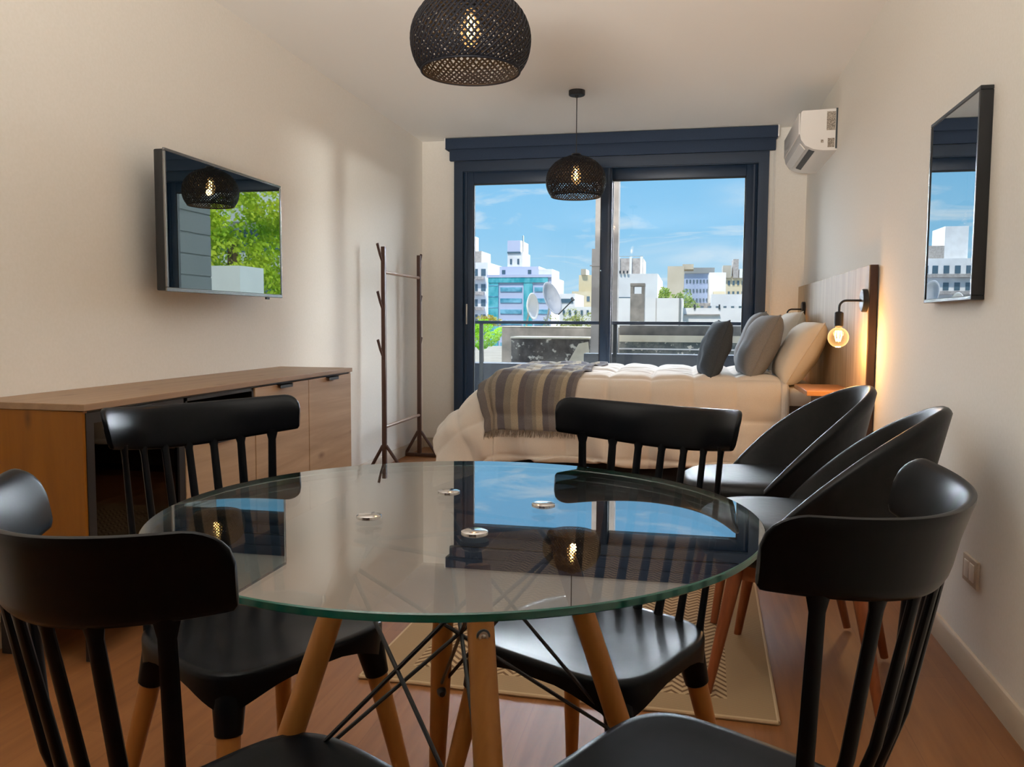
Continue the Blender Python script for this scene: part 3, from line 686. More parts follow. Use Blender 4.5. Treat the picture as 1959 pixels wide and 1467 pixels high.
# wall sconces
def make_sconce(label):
    t_ = thing('wall_sconce', label, 'lamp', group='bare bulb sconces on the headboard')
    a = MB(); a.lathe([(0, 0), (.052, 0), (.052, -.018), (.047, -.022), (0, -.022)], (0, 0, 0), 32, 'X'); a.build('wall_plate', M['black'], t_)
    pts = [(-.02, 0, 0)]+[(-.085-.030*math.sin(R(k)), 0, -.030+.030*math.cos(R(k))) for k in range(0, 91, 15)]+[(-.115, 0, -.052)]
    MB().tube(pts, .0055, 12).build('arm', M['black'], t_)
    MB().lathe([(0, -.048), (.012, -.05), (.0195, -.055), (.0195, -.115), (.017, -.118), (0, -.118)], (-.115, 0, 0), 28).build('bulb_holder', M['black'], t_)
    g_ = MB(); pr = [(.013, -.116), (.014, -.124)]+[(.046*math.sin(R(k)), -.167+.046*math.cos(R(k))) for k in range(20, 180, 12)]+[(0, -.213)]
    g_.lathe(pr, (-.115, 0, 0), 32); gb = g_.build('glass_bulb', M['bulbglass'], t_)
    fl = MB()
    for k in range(4):
        a_ = k*math.pi/2; fl.tube([(-.115+.011*math.cos(a_), .011*math.sin(a_), -.138), (-.115+.014*math.cos(a_), .014*math.sin(a_), -.160), (-.115+.008*math.cos(a_), .008*math.sin(a_), -.185)], .0022, 6)
    fl.build('filament', M['filament'], gb)
    return t_
sc = make_sconce('nearer black wall sconce with a glowing globe bulb, beside the near white pillow'); sc.location = (.793-.0, 4.02, 1.130)
dup(sc, (.793, 6.03, 1.120), 0, 'farther black wall sconce by the window corner, its bulb hidden behind the cushions')
for y in (4.02, 6.03):
    point('sconce_light', (.678, y, 1.130-.205), 7.0, (1, .52, .18), .045)

# ------------------------------------------------------------------ pillows and cushions
def pillow(name, label, cat, mt, cx, cy, cz, w_, h_, th_, lean, yawd=0, roll_=0, seam=True, pinch=.16):
    """stands on its long edge: width w_ across the bed (y), height h_, thickness th_; leans towards the headboard"""
    b_ = MB(); n_ = 34
    def f(i, j, s_):
        u, v = -1+2*i, -1+2*j
        e1 = (1-abs(u)**2.6)*(1-abs(v)**2.6); tt = th_*.5*max(0, e1)**.42
        sag = 1-pinch*.5*(abs(u)**1.6*(1-abs(v)**2)+0)*.6; sag2 = 1-pinch*.5*(abs(v)**1.6*(1-abs(u)**2))*.6
        edge = 1-.07*(1-abs(v)**2.0)*abs(u)**4; edge2 = 1-.07*(1-abs(u)**2.0)*abs(v)**4
        wr = noise.noise(Vector((u*2+cx*9, v*2+cy*5, s_*3)))*.016*e1
        return Vector((s_*tt+wr, u*w_/2*edge, v*h_/2*edge2))
    b_.grid(lambda i, j: f(i, j, 1), n_, n_); b_.grid(lambda i, j: f(i, j, -1), n_, n_)
    bmesh.ops.remove_doubles(b_.bm, verts=b_.bm.verts[:], dist=.0006)
    o = b_.build(name, mt, ang=100)
    if seam:
        pts = []
        for k in range(4*(n_-1)):
            s_, q_ = divmod(k, n_-1); q_ = q_/(n_-1)
            i, j = [(q_, 0), (1, q_), (1-q_, 1), (0, 1-q_)][s_]; pts.append(f(i, j, 0))
        pts.append(pts[0]); pp = MB(); pp.tube(pts, .0035, 6, caps=False); pp.build('piping', mt, o)
    o.rotation_euler = (R(roll_), R(lean), R(yawd)); o.location = (cx, cy, cz)
    return tag(o, label, cat)
grp = 'pillows and cushions leaning on the headboard'
zt = ZB+.010
for args in (
    ('cushion', 'small charcoal square cushion in front of the taupe cushions', 'cushion', M['cushdark'], .165, 5.06, zt+.160, .36, .355, .15, 17, 8, 0),
    ('cushion', 'large taupe cushion on the near side, between the charcoal cushion and the white pillow', 'cushion', M['cushtaupe'], .420, 5.12, zt+.178, .46, .40, .19, 24, 4, 0),
    ('cushion', 'large taupe cushion on the far side of the bed, half hidden behind the near one', 'cushion', M['cushtaupe'], .43, 5.66, zt+.19, .46, .42, .18, 20, -4, 0),
    ('pillow', 'puffy white pillow next to the glowing near sconce', 'pillow', M['pillow'], .640, 5.08, zt+.145, .56, .40, .20, 30, 0, 0),
    ('pillow', 'white pillow on the far side, its tip showing above the near white pillow', 'pillow', M['pillow'], .63, 5.78, zt+.185, .60, .44, .18, 22, 0, 0),
): pillow(*args)['group'] = grp

# ------------------------------------------------------------------ framed mirror on the right wall
mr = thing('wall_mirror', 'tall narrow black framed mirror hanging on the right wall', 'mirror', (XR, 2.87, 1.40))
y0_, y1_, z0_, z1_ = -.252, .236, -.302, .300; fb = MB(); fw_ = .012
for a in ((y0_, y1_, z0_, z0_+fw_), (y0_, y1_, z1_-fw_, z1_), (y0_, y0_+fw_, z0_+fw_, z1_-fw_), (y1_-fw_, y1_, z0_+fw_, z1_-fw_)): fb.box(-.036, 0, *a, .0015, 1)
fb.build('frame', M['tvbody'], mr)
MB().box(-.033, -.024, y0_+fw_, y1_-fw_, z0_+fw_, z1_-fw_).build('mirror_glass', M['mirror'], mr)

# ------------------------------------------------------------------ air conditioner
ac = thing('air_conditioner', 'white split air conditioner high on the right wall by the window', 'air conditioner', (XR, 5.59, 2.03))
prof = [(0, .237), (-.195, .232), (-.204, .222), (-.208, .10), (-.200, .066), (-.175, .032), (-.130, .010), (-.08, .002), (0, 0)]
hb_ = MB(); hb_.prism([(x, -.39, z) for x, z in prof], (0, .78, 0)); hb_.build('housing', M['whitegl'], ac, ang=28)
fpn = MB(); fpn.box(-.214, -.206, -.375, .375, .10, .222, .003); fpn.build('front_panel', M['whitegl'], ac)
lv = MB(); lv.prism([(-.196, -.34, .055), (-.168, -.34, .020), (-.172, -.34, .016), (-.202, -.34, .053)], (0, .68, 0)); lv.build('louver', M['white'], ac)
gv = MB(); gv.prism([(-.150, -.34, .0145), (-.118, -.34, .0025), (-.116, -.34, .0065), (-.149, -.34, .0185)], (0, .60, 0)); gv.build('air_slot', M['grille'], ac)
bp = MB(); bp.box(-.01, 0, -.393, .393, .01, .24); bp.build('back_plate', M['grille'], ac)
M['label'] = noisy(mat('sticker_print', rough=.6), hexc('6d645a'), hexc('b5aa9b'), scale=(220, 1, 300), nscale=1, lo=.42, hi=.55, detail=1)
lb = MB(); lb.box(-.060, -.012, -.3912, -.3900, .115, .222); lb.box(-.090, -.075, -.3912, -.39, .045, .062); lb.box(-.052, -.014, -.3912, -.39, .018, .070); lb.build('rating_label', M['label'], ac)

# ------------------------------------------------------------------ power socket
sk = thing('wall_socket', 'white wall socket plate low on the right wall', 'socket', (XR, 2.605, .31))
MB().box(-.010, 0, -.06, .06, -.040, .040, .003).build('cover_plate', M['base'], sk)
s_ = MB(); s_.box(-.0125, -.009, -.042, -.004, -.026, .026, .002); s_.box(-.0125, -.009, .004, .042, -.026, .026, .002); s_.build('socket_insert', M['white'], sk)

# ------------------------------------------------------------------ woven pendant lamps
def make_pendant(label):
    t_ = thing('pendant_lamp', label, 'lamp', group='black woven pendant lamps')     # origin: centre of the lower rim
    prof = [(.152, 0), (.168, .022), (.180, .05), (.186, .085), (.184, .12), (.172, .155), (.150, .187), (.118, .214), (.08, .234), (.045, .245), (.028, .248)]
    def rad(v):
        x = v*(len(prof)-1); i = min(int(x), len(prof)-2); f_ = x-i
        a = prof[max(i-1, 0)]; b = prof[i]; c_ = prof[i+1]; d = prof[min(i+2, len(prof)-1)]
        def cr_(k): return .5*((2*b[k])+(-a[k]+c_[k])*f_+(2*a[k]-5*b[k]+4*c_[k]-d[k])*f_*f_+(-a[k]+3*b[k]-3*c_[k]+d[k])*f_**3)
        return cr_(0), cr_(1)
    wv_ = MB(); NS = 60; rr_ = random.Random(3)
    for dr in (-1, 1):
        for k in range(NS):
            a0_ = 2*math.pi*k/NS+rr_.uniform(-.012, .012); L1, L2 = [], []
            for q_ in range(23):
                v = q_/22; r_, z = rad(v); r_ += dr*.0012
                a = a0_+dr*v*1.75+.010*math.sin(q_*2.1+k*1.7)
                wd = .0042*min(1, .35+r_/.16)/max(r_, .03)
                L1.append(Vector((r_*math.cos(a-wd), r_*math.sin(a-wd), z))); L2.append(Vector((r_*math.cos(a+wd), r_*math.sin(a+wd), z)))
            V1 = [wv_.bm.verts.new(p) for p in L1]; V2 = [wv_.bm.verts.new(p) for p in L2]
            for q_ in range(22): wv_._f((V1[q_], V2[q_], V2[q_+1], V1[q_+1]))
    for v in [i/26 for i in range(1, 26)]:
        r_, z = rad(v); wob = [Vector(((r_)*math.cos(a), (r_)*math.sin(a), z+.0022*math.sin(9*a+v*40))) for a in [2*math.pi*k/72 for k in range(73)]]
        for k in range(72):
            a, b = wob[k], wob[k+1]; h_ = Vector((0, 0, .0011)); q4 = [wv_.bm.verts.new(p) for p in (a-h_, b-h_, b+h_, a+h_)]; wv_._f(q4)
    sh_ = wv_.build('woven_shade', M['rattan'], t_, fix=False)
    so2 = sh_.modifiers.new('thick', 'SOLIDIFY'); so2.thickness = .0016
    for (r_, z, nm_) in ((.152, 0, 'lower_rim'), (.028, .248, 'upper_rim')):
        MB().tube([(r_*math.cos(2*math.pi*k/64), r_*math.sin(2*math.pi*k/64), z) for k in range(65)], .004, 8, caps=False).build(nm_, M['rattan'], t_)
    MB().lathe([(0, .262), (.028, .262), (.03, .255), (.022, .25), (.019, .20), (.015, .188), (0, .188)], seg=24).build('bulb_holder', M['black'], t_)
    g_ = MB(); g_.lathe([(.013, .190), (.014, .182), (.020, .165), (.028, .140), (.031, .118), (.027, .095), (.016, .078), (0, .072)], seg=24); gb = g_.build('glass_bulb', M['bulbglass'], t_)
    fl = MB()
    for k in range(4):
        a_ = k*math.pi/2+.4; fl.tube([(.006*math.cos(a_), .006*math.sin(a_), .168), (.011*math.cos(a_), .011*math.sin(a_), .14), (.009*math.cos(a_), .009*math.sin(a_), .100)], .0024, 6)
    fl.build('filament', M['filament'], gb)
    top = ZC-1.80
    MB().tube([(0, 0, .258), (0, 0, top-.02)], .0028, 8).build('cord', M['black'], t_)
    MB().lathe([(0, top), (.050, top), (.050, top-.026), (.046, top-.030), (.010, top-.030), (.008, top-.042), (0, top-.042)], seg=32).build('ceiling_canopy', M['black'], t_)
    return t_
pn = make_pendant('near black woven pendant lamp hanging over the room, cut by the top edge'); pn.location = (-.672, 2.56, 1.80)
dup(pn, (-.690, 5.20, 1.80), 0, 'far black woven pendant lamp hanging in front of the window')
for y in (2.56, 5.20): point('pendant_light', (-.680, y, 1.89), 3.5, (1, .52, .18), .02)

ul = thing('ceiling_fill_stand', 'added unseen fill lamp on legs, brightening the ceiling from behind the viewer', 'lamp', (-.63, -1.22, 0))  # body for the added ceiling fill, out of view
hd = MB().box(-.65, .65, -.17, .17, -.03, .0, .004).build('lamp_head', M['white'], ul); hd.rotation_euler = (R(-61), 0, 0); hd.location = (0, 0, 1.105)
for x in (-.6, .6): MB().tube([(x, -.02, 0), (x, -.02, 1.10)], .012, 12).build('leg', M['black'], ul)

# ------------------------------------------------------------------ outside: balcony
M['balc'] = noisy(mat('balcony_tile', rough=.8, spec=.2), hexc('50555c'), hexc('5c6168'), nscale=8)
M['conc'] = noisy(mat('weathered_concrete', rough=.9, spec=.2), hexc('5c5a56'), hexc('a39c92'), nscale=3, lo=.25, hi=.75, bump=.3)
M['concl'] = noisy(mat('pale_concrete', rough=.9, spec=.2), hexc('a79e96'), hexc('c2b9b0'), nscale=4)
M['siding'] = mat('grey_siding', hexc('8f918e'), .7)
struct(B('balcony_slab', M['balc'], -2.5, 1.2, D+.2, 7.95, -.2, -.01))
struct(B('balcony_soffit', M['concl'], -2.5, 1.2, D+.2, 7.5, 2.62, 2.85))
struct(B('building_facade', M['concl'], -6, 5, D-.1, D+.19, ZC+.26, 9))
sd = MB(); sd.box(.75, .95, D+.201, 7.52, -.009, 2.61)
for k in range(13): sd.box(.742, .75, D+.201, 7.52, .05+.2*k, .055+.2*k+.178, .002, 1)
tag(sd.build('balcony_side_wall', M['siding']), kind='structure')
rg = thing('balcony_railing', 'dark metal balcony railing with clear glass panels outside the window', 'railing', (-.6, 7.8, 0))
MB().box(-1.40, 1.34, -.02, .02, 1.000, 1.030, .003).build('handrail', M['navy'], rg)
for x in (-1.335, -.05, 1.30):
    MB().box(x-.018, x+.018, -.012, .012, -.01, 1.0, .002).build('post', M['grille'], rg)
for x0, x1 in ((-1.31, -.075), (-.025, 1.275)): MB().box(x0, x1, -.004, .004, .06, .985).build('glass_panel', M['pane'], rg)
# kerb of the balcony roof edge just beyond
struct(B('balcony_kerb', M['balc'], -1.02, 1.6, 8.45, 8.7, -.2, .70)); struct(B('balcony_kerb_low', M['balc'], -2.6, -1.02, 8.45, 8.75, -.2, .585))
# slim concrete column
cl = MB(); cl.box(-1.305, -.945, 11.6, 11.85, -12, 2.02); cl.prism([(-1.305, 11.6, 2.02), (-.945, 11.6, 2.02), (-.945, 11.85, 2.02), (-1.305, 11.85, 2.02)], (0, 0, .01))
cl.box(-1.262, -.945, 11.6, 11.85, 2.03, 6.5); cl.box(-1.33, -1.05, 11.585, 11.6, 1.79, 1.805)
tag(cl.build('concrete_column', M['concl']), 'slim pale concrete column rising just outside the railing behind the window mullion', 'column')

# ------------------------------------------------------------------ outside: neighbouring roofs
def stain(name, dark, light, streak, sc_=2.2, seed=0):
    m_ = mat(name, rough=.95, spec=.1); t = m_.node_tree; n = t.nodes; l = t.links
    tcn = n.new('ShaderNodeTexCoord'); mpn = n.new('ShaderNodeMapping'); mpn.inputs['Location'].default_value = (seed, seed*.7, seed*.3); l.new(tcn.outputs['Object'], mpn.inputs[0])
    a = n.new('ShaderNodeTexNoise'); a.inputs['Scale'].default_value = sc_; a.inputs['Detail'].default_value = 8; a.inputs['Roughness'].default_value = .7; l.new(mpn.outputs[0], a.inputs['Vector'])
    r_ = n.new('ShaderNodeValToRGB'); r_.color_ramp.elements[0].position = .44; r_.color_ramp.elements[1].position = .58; r_.color_ramp.elements[0].color = dark; r_.color_ramp.elements[1].color = light
    l.new(a.outputs['Fac'], r_.inputs[0])
    b = n.new('ShaderNodeTexNoise'); b.inputs['Scale'].default_value = sc_*7; b.inputs['Detail'].default_value = 6; l.new(mpn.outputs[0], b.inputs['Vector'])
    r3 = n.new('ShaderNodeMapRange'); r3.inputs['From Min'].default_value = .6; r3.inputs['From Max'].default_value = .68; l.new(b.outputs['Fac'], r3.inputs['Value'])
    mm = n.new('ShaderNodeMix'); mm.data_type = 'RGBA'; l.new(r3.outputs[0], mm.inputs[0]); l.new(r_.outputs[0], mm.inputs[6]); mm.inputs[7].default_value = streak
    l.new(mm.outputs[2], P(m_).inputs['Base Color']); return m_
M['stain1'] = stain('stained_parapet', hexc('4b4845'), hexc('6c6862'), hexc('d9d2c2'), 1.6, 2)
M['stain2'] = stain('peeling_parapet', hexc('5d6462'), hexc('8d8d84'), hexc('ddd7c6'), 2.6, 5)
M['plaster'] = noisy(mat('cream_plaster', rough=.9, spec=.1), hexc('d8cdb4'), hexc('efe7d2'), nscale=3)
M['whitewall'] = noisy(mat('white_render', rough=.9, spec=.1), hexc('e9e6e2'), hexc('f5f3ef'), nscale=.8)
pb = thing('rooftop_parapet', 'dark stained rooftop block with white flaking paint left of the window mullion', 'parapet', (-1.965, 12.0, .235))
MB().box(-.56, .60, 0, .7, -12, .555, .01).build('stained_block', M['stain1'], pb)
cp = MB(); cp.box(-.57, .60, -.012, .71, .535, .56, .004); cp.prism([(-.1, -.012, -.4), (.62, -.012, -.4), (.62, -.012, .05), (.58, -.012, .5), (.44, -.012, .47), (.28, -.012, .18), (.12, -.012, .02)], (0, .02, 0)); cp.build('flaking_plaster', M['plaster'], pb)
pc = thing('rooftop_ledge', 'long grey concrete ledge running behind the stained rooftop block', 'ledge', (-2.17, 13.0, .835))
MB().box(-.72, 1.2, 0, .5, -12, .098, .01).build('ledge_wall', M['conc'], pc); MB().box(-.73, 1.2, -.01, .51, .098, .108).build('pale_coping', M['plaster'], pc)
pr_ = thing('weathered_parapet', 'weathered parapet with cream band and peeling black patches right of the mullion', 'parapet', (-.24, 12.0, .5))
MB().box(-.7, 2.2, 0, .4, -12, .33, .01).build('peeling_wall', M['stain2'], pr_); MB().box(-.71, 2.2, .1, .5, .33, .475, .01).build('upper_band', M['conc'], pr_); MB().box(-.7, 2.2, -.01, .0, .24, .335).build('cream_band', M['plaster'], pr_); MB().box(-.7, 2.2, -.012, .0, .13, .15).build('white_strip', M['whitewall'], pr_)
# lower roofs and ground
M['roofing'] = noisy(mat('roof_screed', rough=.95, spec=.1), hexc('7a7364'), hexc('8f8775'), nscale=2)
struct(B('neighbour_roof', M['roofing'], -9, 6, 9.3, 30, -12, .10))
M['ground'] = noisy(mat('city_ground', rough=1, spec=.05), hexc('484944'), hexc('5c5c57'), nscale=.05)
struct(B('city_ground', M['ground'], -700, 700, -200, 1100, -13, -12))
hc = thing('rooftop_shed', 'low pale rooftop shed with a dark opening behind the green bush', 'shed', (-3.25, 17.5, .05))
MB().box(-.15, .45, 0, 1.5, 0, .62, .01).build('shed_wall', M['plaster'], hc); MB().box(.24, .30, -.01, .01, .12, .44).build('dark_opening', M['grille'], hc); MB().box(-.3, .5, -.1, 1.6, .62, .70).build('shed_roof', M['siding'], hc)
# chimney
chm = thing('chimney', 'grey concrete chimney with an open slot at its top, in front of the white wall', 'chimney', (-1.04, 18, 0))
MB().box(-.15, .15, 0, .35, -.2, 1.62, .005).build('shaft', M['conc'], chm)
cc = MB(); cc.box(-.15, -.085, 0, .35, 1.62, 1.78); cc.box(.085, .15, 0, .35, 1.62, 1.78); cc.box(-.155, .155, -.01, .36, 1.78, 1.845, .004); cc.build('vent_cap', M['conc'], chm)
# satellite dishes
M['dish'] = noisy(mat('dish_grey', rough=.45), hexc('b3b6bd'), hexc('c6c8cd'), nscale=6)
M['dishw'] = mat('dish_white', hexc('f1ece6'), .5); M['teal'] = mat('teal_sticker', hexc('8fe0da'), .5); M['redp'] = mat('red_print', hexc('a34a4a'), .5)
def dish(name, label, loc, rx, ry, m_, direc, roll_, sticker, arm=True):
    t_ = thing('satellite_dish', label, 'satellite dish', loc)
    q_ = Vector(direc).to_track_quat('Z', 'Y').to_matrix().to_4x4() @ Matrix.Rotation(R(roll_), 4, 'Z')
    b = MB(); rings = []
    for k in range(9):
        s_ = k/8; rings.append([q_ @ Vector((rx*s_*math.cos(2*math.pi*i/40), ry*s_*math.sin(2*math.pi*i/40), .10*s_*s_)) for i in range(40)])
    rings[0] = [q_ @ Vector((rx*.01*math.cos(2*math.pi*i/40), ry*.01*math.sin(2*math.pi*i/40), 0)) for i in range(40)]
    b.loft(rings, caps=False); o = b.build('reflector', m_, t_, fix=False); so2 = o.modifiers.new('thick', 'SOLIDIFY'); so2.thickness = .012; so2.offset = -1
    sm_ = sticker; st_ = MB(); st_.grid(lambda i, j: q_ @ Vector((rx*(sm_[0]+sm_[2]*i), ry*(sm_[1]+sm_[3]*j), .008+.10*((sm_[0]+sm_[2]*i)**2+(sm_[1]+sm_[3]*j)**2))), 6, 6); st_.build('sticker', sm_[4], t_, fix=False)
    a = MB(); bk = q_ @ Vector((0, 0, -.02)); a.tube([bk, bk+Vector((0, .12, -.12)), Vector((-.22, .16, .098-loc[2]))], .018, 8); a.build('mount', M['steel'], t_)
    if arm:
        a = MB(); low = q_ @ Vector((0, -ry, .1)); tip = q_ @ Vector((0, -ry*.55, .62)); a.tube([low, tip], .012, 8); a.tube([tip-Vector((0, 0, .02)), tip+(q_ @ Vector((0, .04, -.03)))], [.03, .025], 10); a.build('feed_arm', M['grille'], t_)
    return t_
dish('a', 'large grey satellite dish on the neighbouring roof, facing right', (-2.62, 16, 1.44), .21, .335, M['dish'], (.75, -.62, .28), 14, (-.35, .35, .7, .25, M['teal']))
dish('b', 'smaller white satellite dish left of the grey one, seen almost edge on', (-2.84, 15, 1.29), .20, .245, M['dishw'], (.93, -.36, .05), 8, (-.2, .05, .3, .35, M['redp']), False)

# ------------------------------------------------------------------ outside: buildings
def facade(name, label, x0, x1, y, z1, m_, depth=12, cat='building'):
    t_ = thing(name, label, cat, ((x0+x1)/2, y, -12))
    MB().box(-(x1-x0)/2, (x1-x0)/2, 0, depth, 0, z1+12).build('wall', m_, t_)
    return t_
def addbox(t_, name, m_, x0, x1, y0, y1, z0, z1):
    c = t_.location; return MB().box(x0-c.x, x1-c.x, y0-c.y, y1-c.y, z0-c.z, z1-c.z).build(name, m_, t_)
M['cream'] = noisy(mat('cream_facade', rough=.9, spec=.1), hexc('d9c9a4'), hexc('e6d8b8'), nscale=.3)
M['bluew'] = noisy(mat('blue_grey_facade', rough=.9, spec=.1), hexc('a3b3d0'), hexc('b4c2db'), nscale=.3)
M['lilac'] = mat('pale_lilac_panel', hexc('cdd3ea'), .5)
M['teglass'] = noisy(mat('teal_curtain_glass', rough=.15, spec=.8), hexc('2fa6b4'), hexc('6fcdd6'), scale=(1.2, 1, .7), nscale=1, detail=2)
M['winglass'] = mat('dark_window_glass', hexc('4d6675'), .15, spec=.8)
M['winblue'] = noisy(mat('blue_ribbon_window', rough=.15, spec=.8), hexc('4795b0'), hexc('8fd0e6'), scale=(.8, 1, 1), nscale=1, detail=2)
M['tanb'] = noisy(mat('tan_facade', rough=.9, spec=.1), hexc('b3a893'), hexc('c3b9a6'), nscale=.3)
# white balcony tower at far left (also the one the mirror shows)
bA = facade('apartment_building', 'white apartment block with stacked balconies at the far left of the view', -47, -33.6, 140, 11.0, M['whitewall'])
addbox(bA, 'rooftop_room', M['whitewall'], -41.2, -37.8, 143, 150, 11, 16.2); addbox(bA, 'rooftop_tank', M['concl'], -37.8, -35.5, 143, 150, 11, 13.2)
for k in range(9):
    z = 9.0-k*2.6
    for x in (-45.8, -44.2, -42.6, -41.0, -39.4, -37.8, -36.2, -34.8): addbox(bA, 'window', M['winglass'], x, x+.8, 139.92, 140, z-.3, z+.9)
    addbox(bA, 'balcony', M['concl'], -46.6, -34.2, 138.9, 140, z-.95, z-.45)
# teal office block
bB = facade('office_building', 'tall teal glass and lilac office block behind the satellite dishes', -28.7, -19.3, 120, 7.4, M['lilac'])
addbox(bB, 'glass_curtain_wall', M['teglass'], -28.7, -27.2, 119.8, 120, -11.9, 7.0)
addbox(bB, 'glass_curtain_wall', M['teglass'], -23.4, -22.1, 119.8, 120, -11.9, 6.8)
for k in range(6): addbox(bB, 'spandrel', M['winblue'], -28.7, -27.2, 119.75, 119.8, 6.1-k*1.6, 6.25-k*1.6)
addbox(bB, 'upper_glass_band', M['teglass'], -28.7, -19.8, 119.7, 119.79, 6.6, 7.35)
addbox(bB, 'roof_parapet', M['lilac'], -28.9, -19.2, 119.6, 121, 7.35, 7.75)
for k in range(8):
    z = 5.3-k*1.62
    addbox(bB, 'window', M['winblue'], -26.9, -23.7, 119.85, 120, z, z+.62); addbox(bB, 'window', M['winblue'], -21.8, -19.6, 119.85, 120, z, z+.62)
addbox(bB, 'penthouse', M['lilac'], -27.3, -21.4, 121, 130, 7.4, 9.0); addbox(bB, 'penthouse', M['whitewall'], -21.4, -19.4, 121, 128, 7.4, 8.6)
addbox(bB, 'rooftop_tower', M['whitewall'], -26.3, -24.0, 122, 128, 9.0, 11.2); addbox(bB, 'rooftop_tower_top', M['lilac'], -26.3, -24.3, 121.9, 128, 11.2, 12.9); addbox(bB, 'dark_band', M['winglass'], -26.3, -24.3, 121.8, 121.9, 11.0, 11.25)
for x in (-25.9, -24.8): addbox(bB, 'window', M['winglass'], x, x+.28, 121.9, 122, 9.4, 10.2)
for x in (-26.9, -23.0): addbox(bB, 'window', M['winglass'], x, x+.5, 120.9, 121, 7.9, 8.5)
addbox(bB, 'antenna', M['steel'], -24.05, -23.9, 122, 122.2, 11.2, 13.6)
# cream buildings
bC = facade('cream_building', 'stepped cream building just left of the window mullion', -13.6, -11.0, 100, 4.6, M['cream'])
addbox(bC, 'roof_room', M['cream'], -12.9, -11.2, 101, 106, 4.6, 6.6); addbox(bC, 'roof_room', M['tanb'], -12.6, -12.0, 100.5, 104, 6.6, 7.3)
for k in range(4):
    for x in (-13.3, -12.5, -11.8): addbox(bC, 'window', M['winglass'], x, x+.35, 99.92, 100, 3.4-k*1.3, 4.0-k*1.3)
bD = facade('grey_terrace_building', 'low building with ribbon windows right of the grey satellite dish', -13.6, -11.9, 90, 4.0, M['whitewall'], 8)
for k in range(4): addbox(bD, 'window', M['winglass'], -13.4, -12.1, 89.9, 90, 3.0-k*1.1, 3.45-k*1.1)
bE = facade('white_building', 'long low white building with small windows left of the mullion', -9.3, -6.4, 62, 2.1, M['whitewall'])
for k in range(6): addbox(bE, 'window', M['winglass'], -9.1+k*.45, -8.95+k*.45, 61.9, 62, 1.5, 1.85)
# right of the column
bF = facade('water_tower_building', 'white building with ribbed rooftop tank block right of the mullion', -5.6, -2.0, 58, 4.3, M['whitewall'])
addbox(bF, 'tank_block', M['concl'], -5.0, -3.1, 60, 64, 4.3, 5.5)
for x in (-4.9, -4.05, -3.3): addbox(bF, 'rib', M['whitewall'], x, x+.16, 59.8, 60, 4.3, 5.6)
addbox(bF, 'roof_rail', M['steel'], -5.0, -3.1, 60, 60.05, 5.62, 5.66); addbox(bF, 'lower_windows', M['winglass'], -5.3, -3.8, 57.9, 58, 2.2, 2.7)
for x in (-4.6, -4.35, -4.1): addbox(bF, 'roof_equipment', M['grille'], x, x+.12, 57.8, 57.95, 4.32, 4.5)
bG = facade('white_boundary_wall', 'bright white wall behind the grey chimney', -3.2, -.14, 30, 1.86, M['whitewall'], 6, 'wall')
addbox(bG, 'seam', M['concl'], -1.08, -1.06, 29.98, 30, 1.0, 1.86); addbox(bG, 'downpipe', M['siding'], -.28, -.22, 29.93, 30, .2, 1.86)
bH = facade('low_white_parapet', 'low white parapet right of the bright white wall', -.14, 4.5, 32, 1.55, M['whitewall'], 2, 'wall')
addbox(bH, 'ledge', M['concl'], -.1, 1.2, 31.9, 32, 1.28, 1.32)
for x in (.25, 1.15): addbox(bH, 'vent_pipe', M['grille'], x, x+.06, 31.95, 32.0, 1.5, 1.68)
bI = facade('tan_block', 'plain tan block with blank side wall right of the palm trees', -1.9, -.35, 82, 6.35, M['tanb'], 8); addbox(bI, 'roof_room', M['tanb'], -.5, .55, 83, 86, 6.1, 6.6)
bJ = facade('blue_building', 'blue grey building with rows of small dark windows on the skyline', -.4, 2.8, 92, 6.2, M['bluew'])
addbox(bJ, 'slate_roof', M['siding'], -.5, 2.8, 91.6, 93, 6.2, 6.8)
for k in range(4):
    for j in range(8): addbox(bJ, 'window', M['winglass'], -.15+j*.36, .0+j*.36, 91.9, 92, 5.2-k*1.0, 5.55-k*1.0)
bK = facade('pale_gabled_building', 'plain white building right of the blue grey one', 2.1, 3.7, 85, 5.9, M['whitewall'], 6); addbox(bK, 'tan_annex', M['cream'], 2.5, 3.6, 84, 85, -12, 4.0)
bL = facade('skyline_cluster', 'jumbled peach and grey rooftops at the right end of the skyline', 3.7, 8.5, 98, 6.2, M['cream'])
for (x, w2, z, mk) in ((3.9, .9, 7.4, 'tanb'), (5.0, .6, 8.1, 'concl'), (5.7, 1.0, 7.0, 'whitewall'), (6.9, .9, 7.8, 'tanb')): addbox(bL, 'roof_room', M[mk], x, x+w2, 97.5, 101, 6.0, z)
for k in range(4):
    for j in range(8): addbox(bL, 'window', M['winglass'], 4.0+j*.5, 4.22+j*.5, 97.9, 98, 5.2-k*1.2, 5.7-k*1.2)
bM = facade('long_terrace', 'long low grey terrace under the skyline buildings at right', -.5, 6.0, 60, 2.35, M['concl'], 8)
addbox(bM, 'upper_storey', M['whitewall'], 1.6, 6.0, 58, 60, 1.2, 2.9)
for j in range(9): addbox(bM, 'window', M['winglass'], .4+j*.5, .6+j*.5, 57.9, 58.0 if j > 2 else 60, 1.9, 2.1)
# building and wall seen in the television
bN = facade('balcony_apartment_block', 'white apartment block with grey shutters off to the right beyond the balcony', 15, 27, 48, 9.0, M['whitewall'])
for k in range(7): addbox(bN, 'balcony', M['whitewall'], 15.2, 26.8, 47, 48, 7.0-k*2.8, 7.9-k*2.8); addbox(bN, 'window', M['winglass'], 16, 26, 47.9, 48, 5.2-k*2.8, 6.6-k*2.8)
bO = facade('white_yard_wall', 'white plastered yard wall beneath the green tree right of the balcony', 5.3, 7.6, 16, 2.15, M['whitewall'], 1, 'wall')

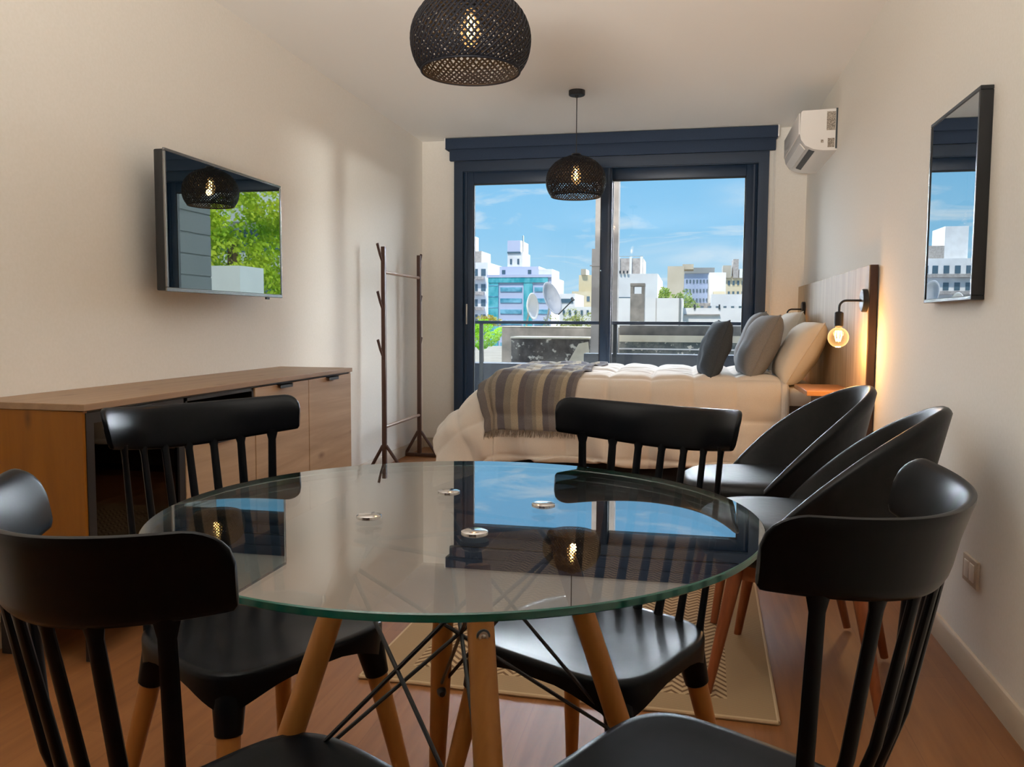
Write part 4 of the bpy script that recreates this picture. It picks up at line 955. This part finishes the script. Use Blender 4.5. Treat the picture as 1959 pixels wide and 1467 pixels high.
# ------------------------------------------------------------------ outside: trees
def tree(name, label, x, y, zc, rx, rz, nleaf, col1, col2, ls, seed=0, group=None):
    t_ = thing(name, label, 'tree', (x, y, -12 if y > 20 else 0), 0, group); r_ = random.Random(seed); base = t_.location.z
    m_ = noisy(mat(name+'_leaves', rough=.8, spec=.2), hexc(col1), hexc(col2), nscale=3/ls*.02, lo=.35, hi=.65)
    b = MB()
    lumps = [(Vector((r_.gauss(0, .45)*rx, r_.gauss(0, .35)*rx, r_.gauss(0, .40)*rz)), r_.uniform(.35, .6)) for _ in range(9)]
    for k in range(nleaf):
        c_, s_ = lumps[k % 9]; d = Vector((r_.gauss(0, 1), r_.gauss(0, 1), r_.gauss(0, 1))).normalized()*s_*r_.uniform(.75, 1.02)
        p = c_+Vector((d.x*rx, d.y*rx, d.z*rz)); p.z += zc-base
        a = Vector((r_.gauss(0, 1), r_.gauss(0, 1), r_.gauss(0, 1))).normalized(); q_ = a.orthogonal().normalized(); s2 = ls*r_.uniform(.7, 1.4)
        w2 = a.cross(q_); vs = [b.bm.verts.new(p+v) for v in (q_*s2, w2*s2*.5, -q_*s2, -w2*s2*.5)]; b._f(vs)
    b.build('foliage', m_, t_, smooth=False, fix=False)
    tr_ = MB(); tr_.tube([(0, 0, 0), (0, 0, zc-base)], [rx*.10, rx*.05], 10)
    M.setdefault('bark', mat('bark', hexc('6a5642'), .9)); tr_.build('trunk', M['bark'], t_)
    return t_
tree('deciduous_tree', 'yellow green tree crown at the foot of the white apartment block', -16.8, 70, .9, 1.1, .85, 1800, 'b9a33a', 'd6cf6a', .07, 1)
tree('deciduous_tree', 'pale olive tree crown behind the feed arm of the grey dish', -7.9, 60, 1.0, 1.1, 1.0, 1800, 'a2a95a', 'cfd08e', .07, 2)
tree('palm_tree', 'left bright green tree crown above the white wall right of the mullion', -1.42, 54, 2.45, .68, .8, 1500, '7f9a3a', 'c9d67c', .07, 3)
tree('palm_tree', 'right bushy green tree crown in front of the blue grey building', -.2, 53, 2.1, .73, .9, 1500, '7f9a4a', 'c2cf86', .07, 4)
tree('green_bush', 'vivid lime green bush on the roof at the lower left of the window', -3.45, 14, .72, .30, .20, 2600, '7fc022', 'c4f24a', .022, 5)
tree('green_tree', 'large bright green tree right of the balcony, reflected in the television', 7.5, 19.5, 3.0, 2.3, 2.0, 17000, '7fae1e', 'd6e04a', .07, 6)
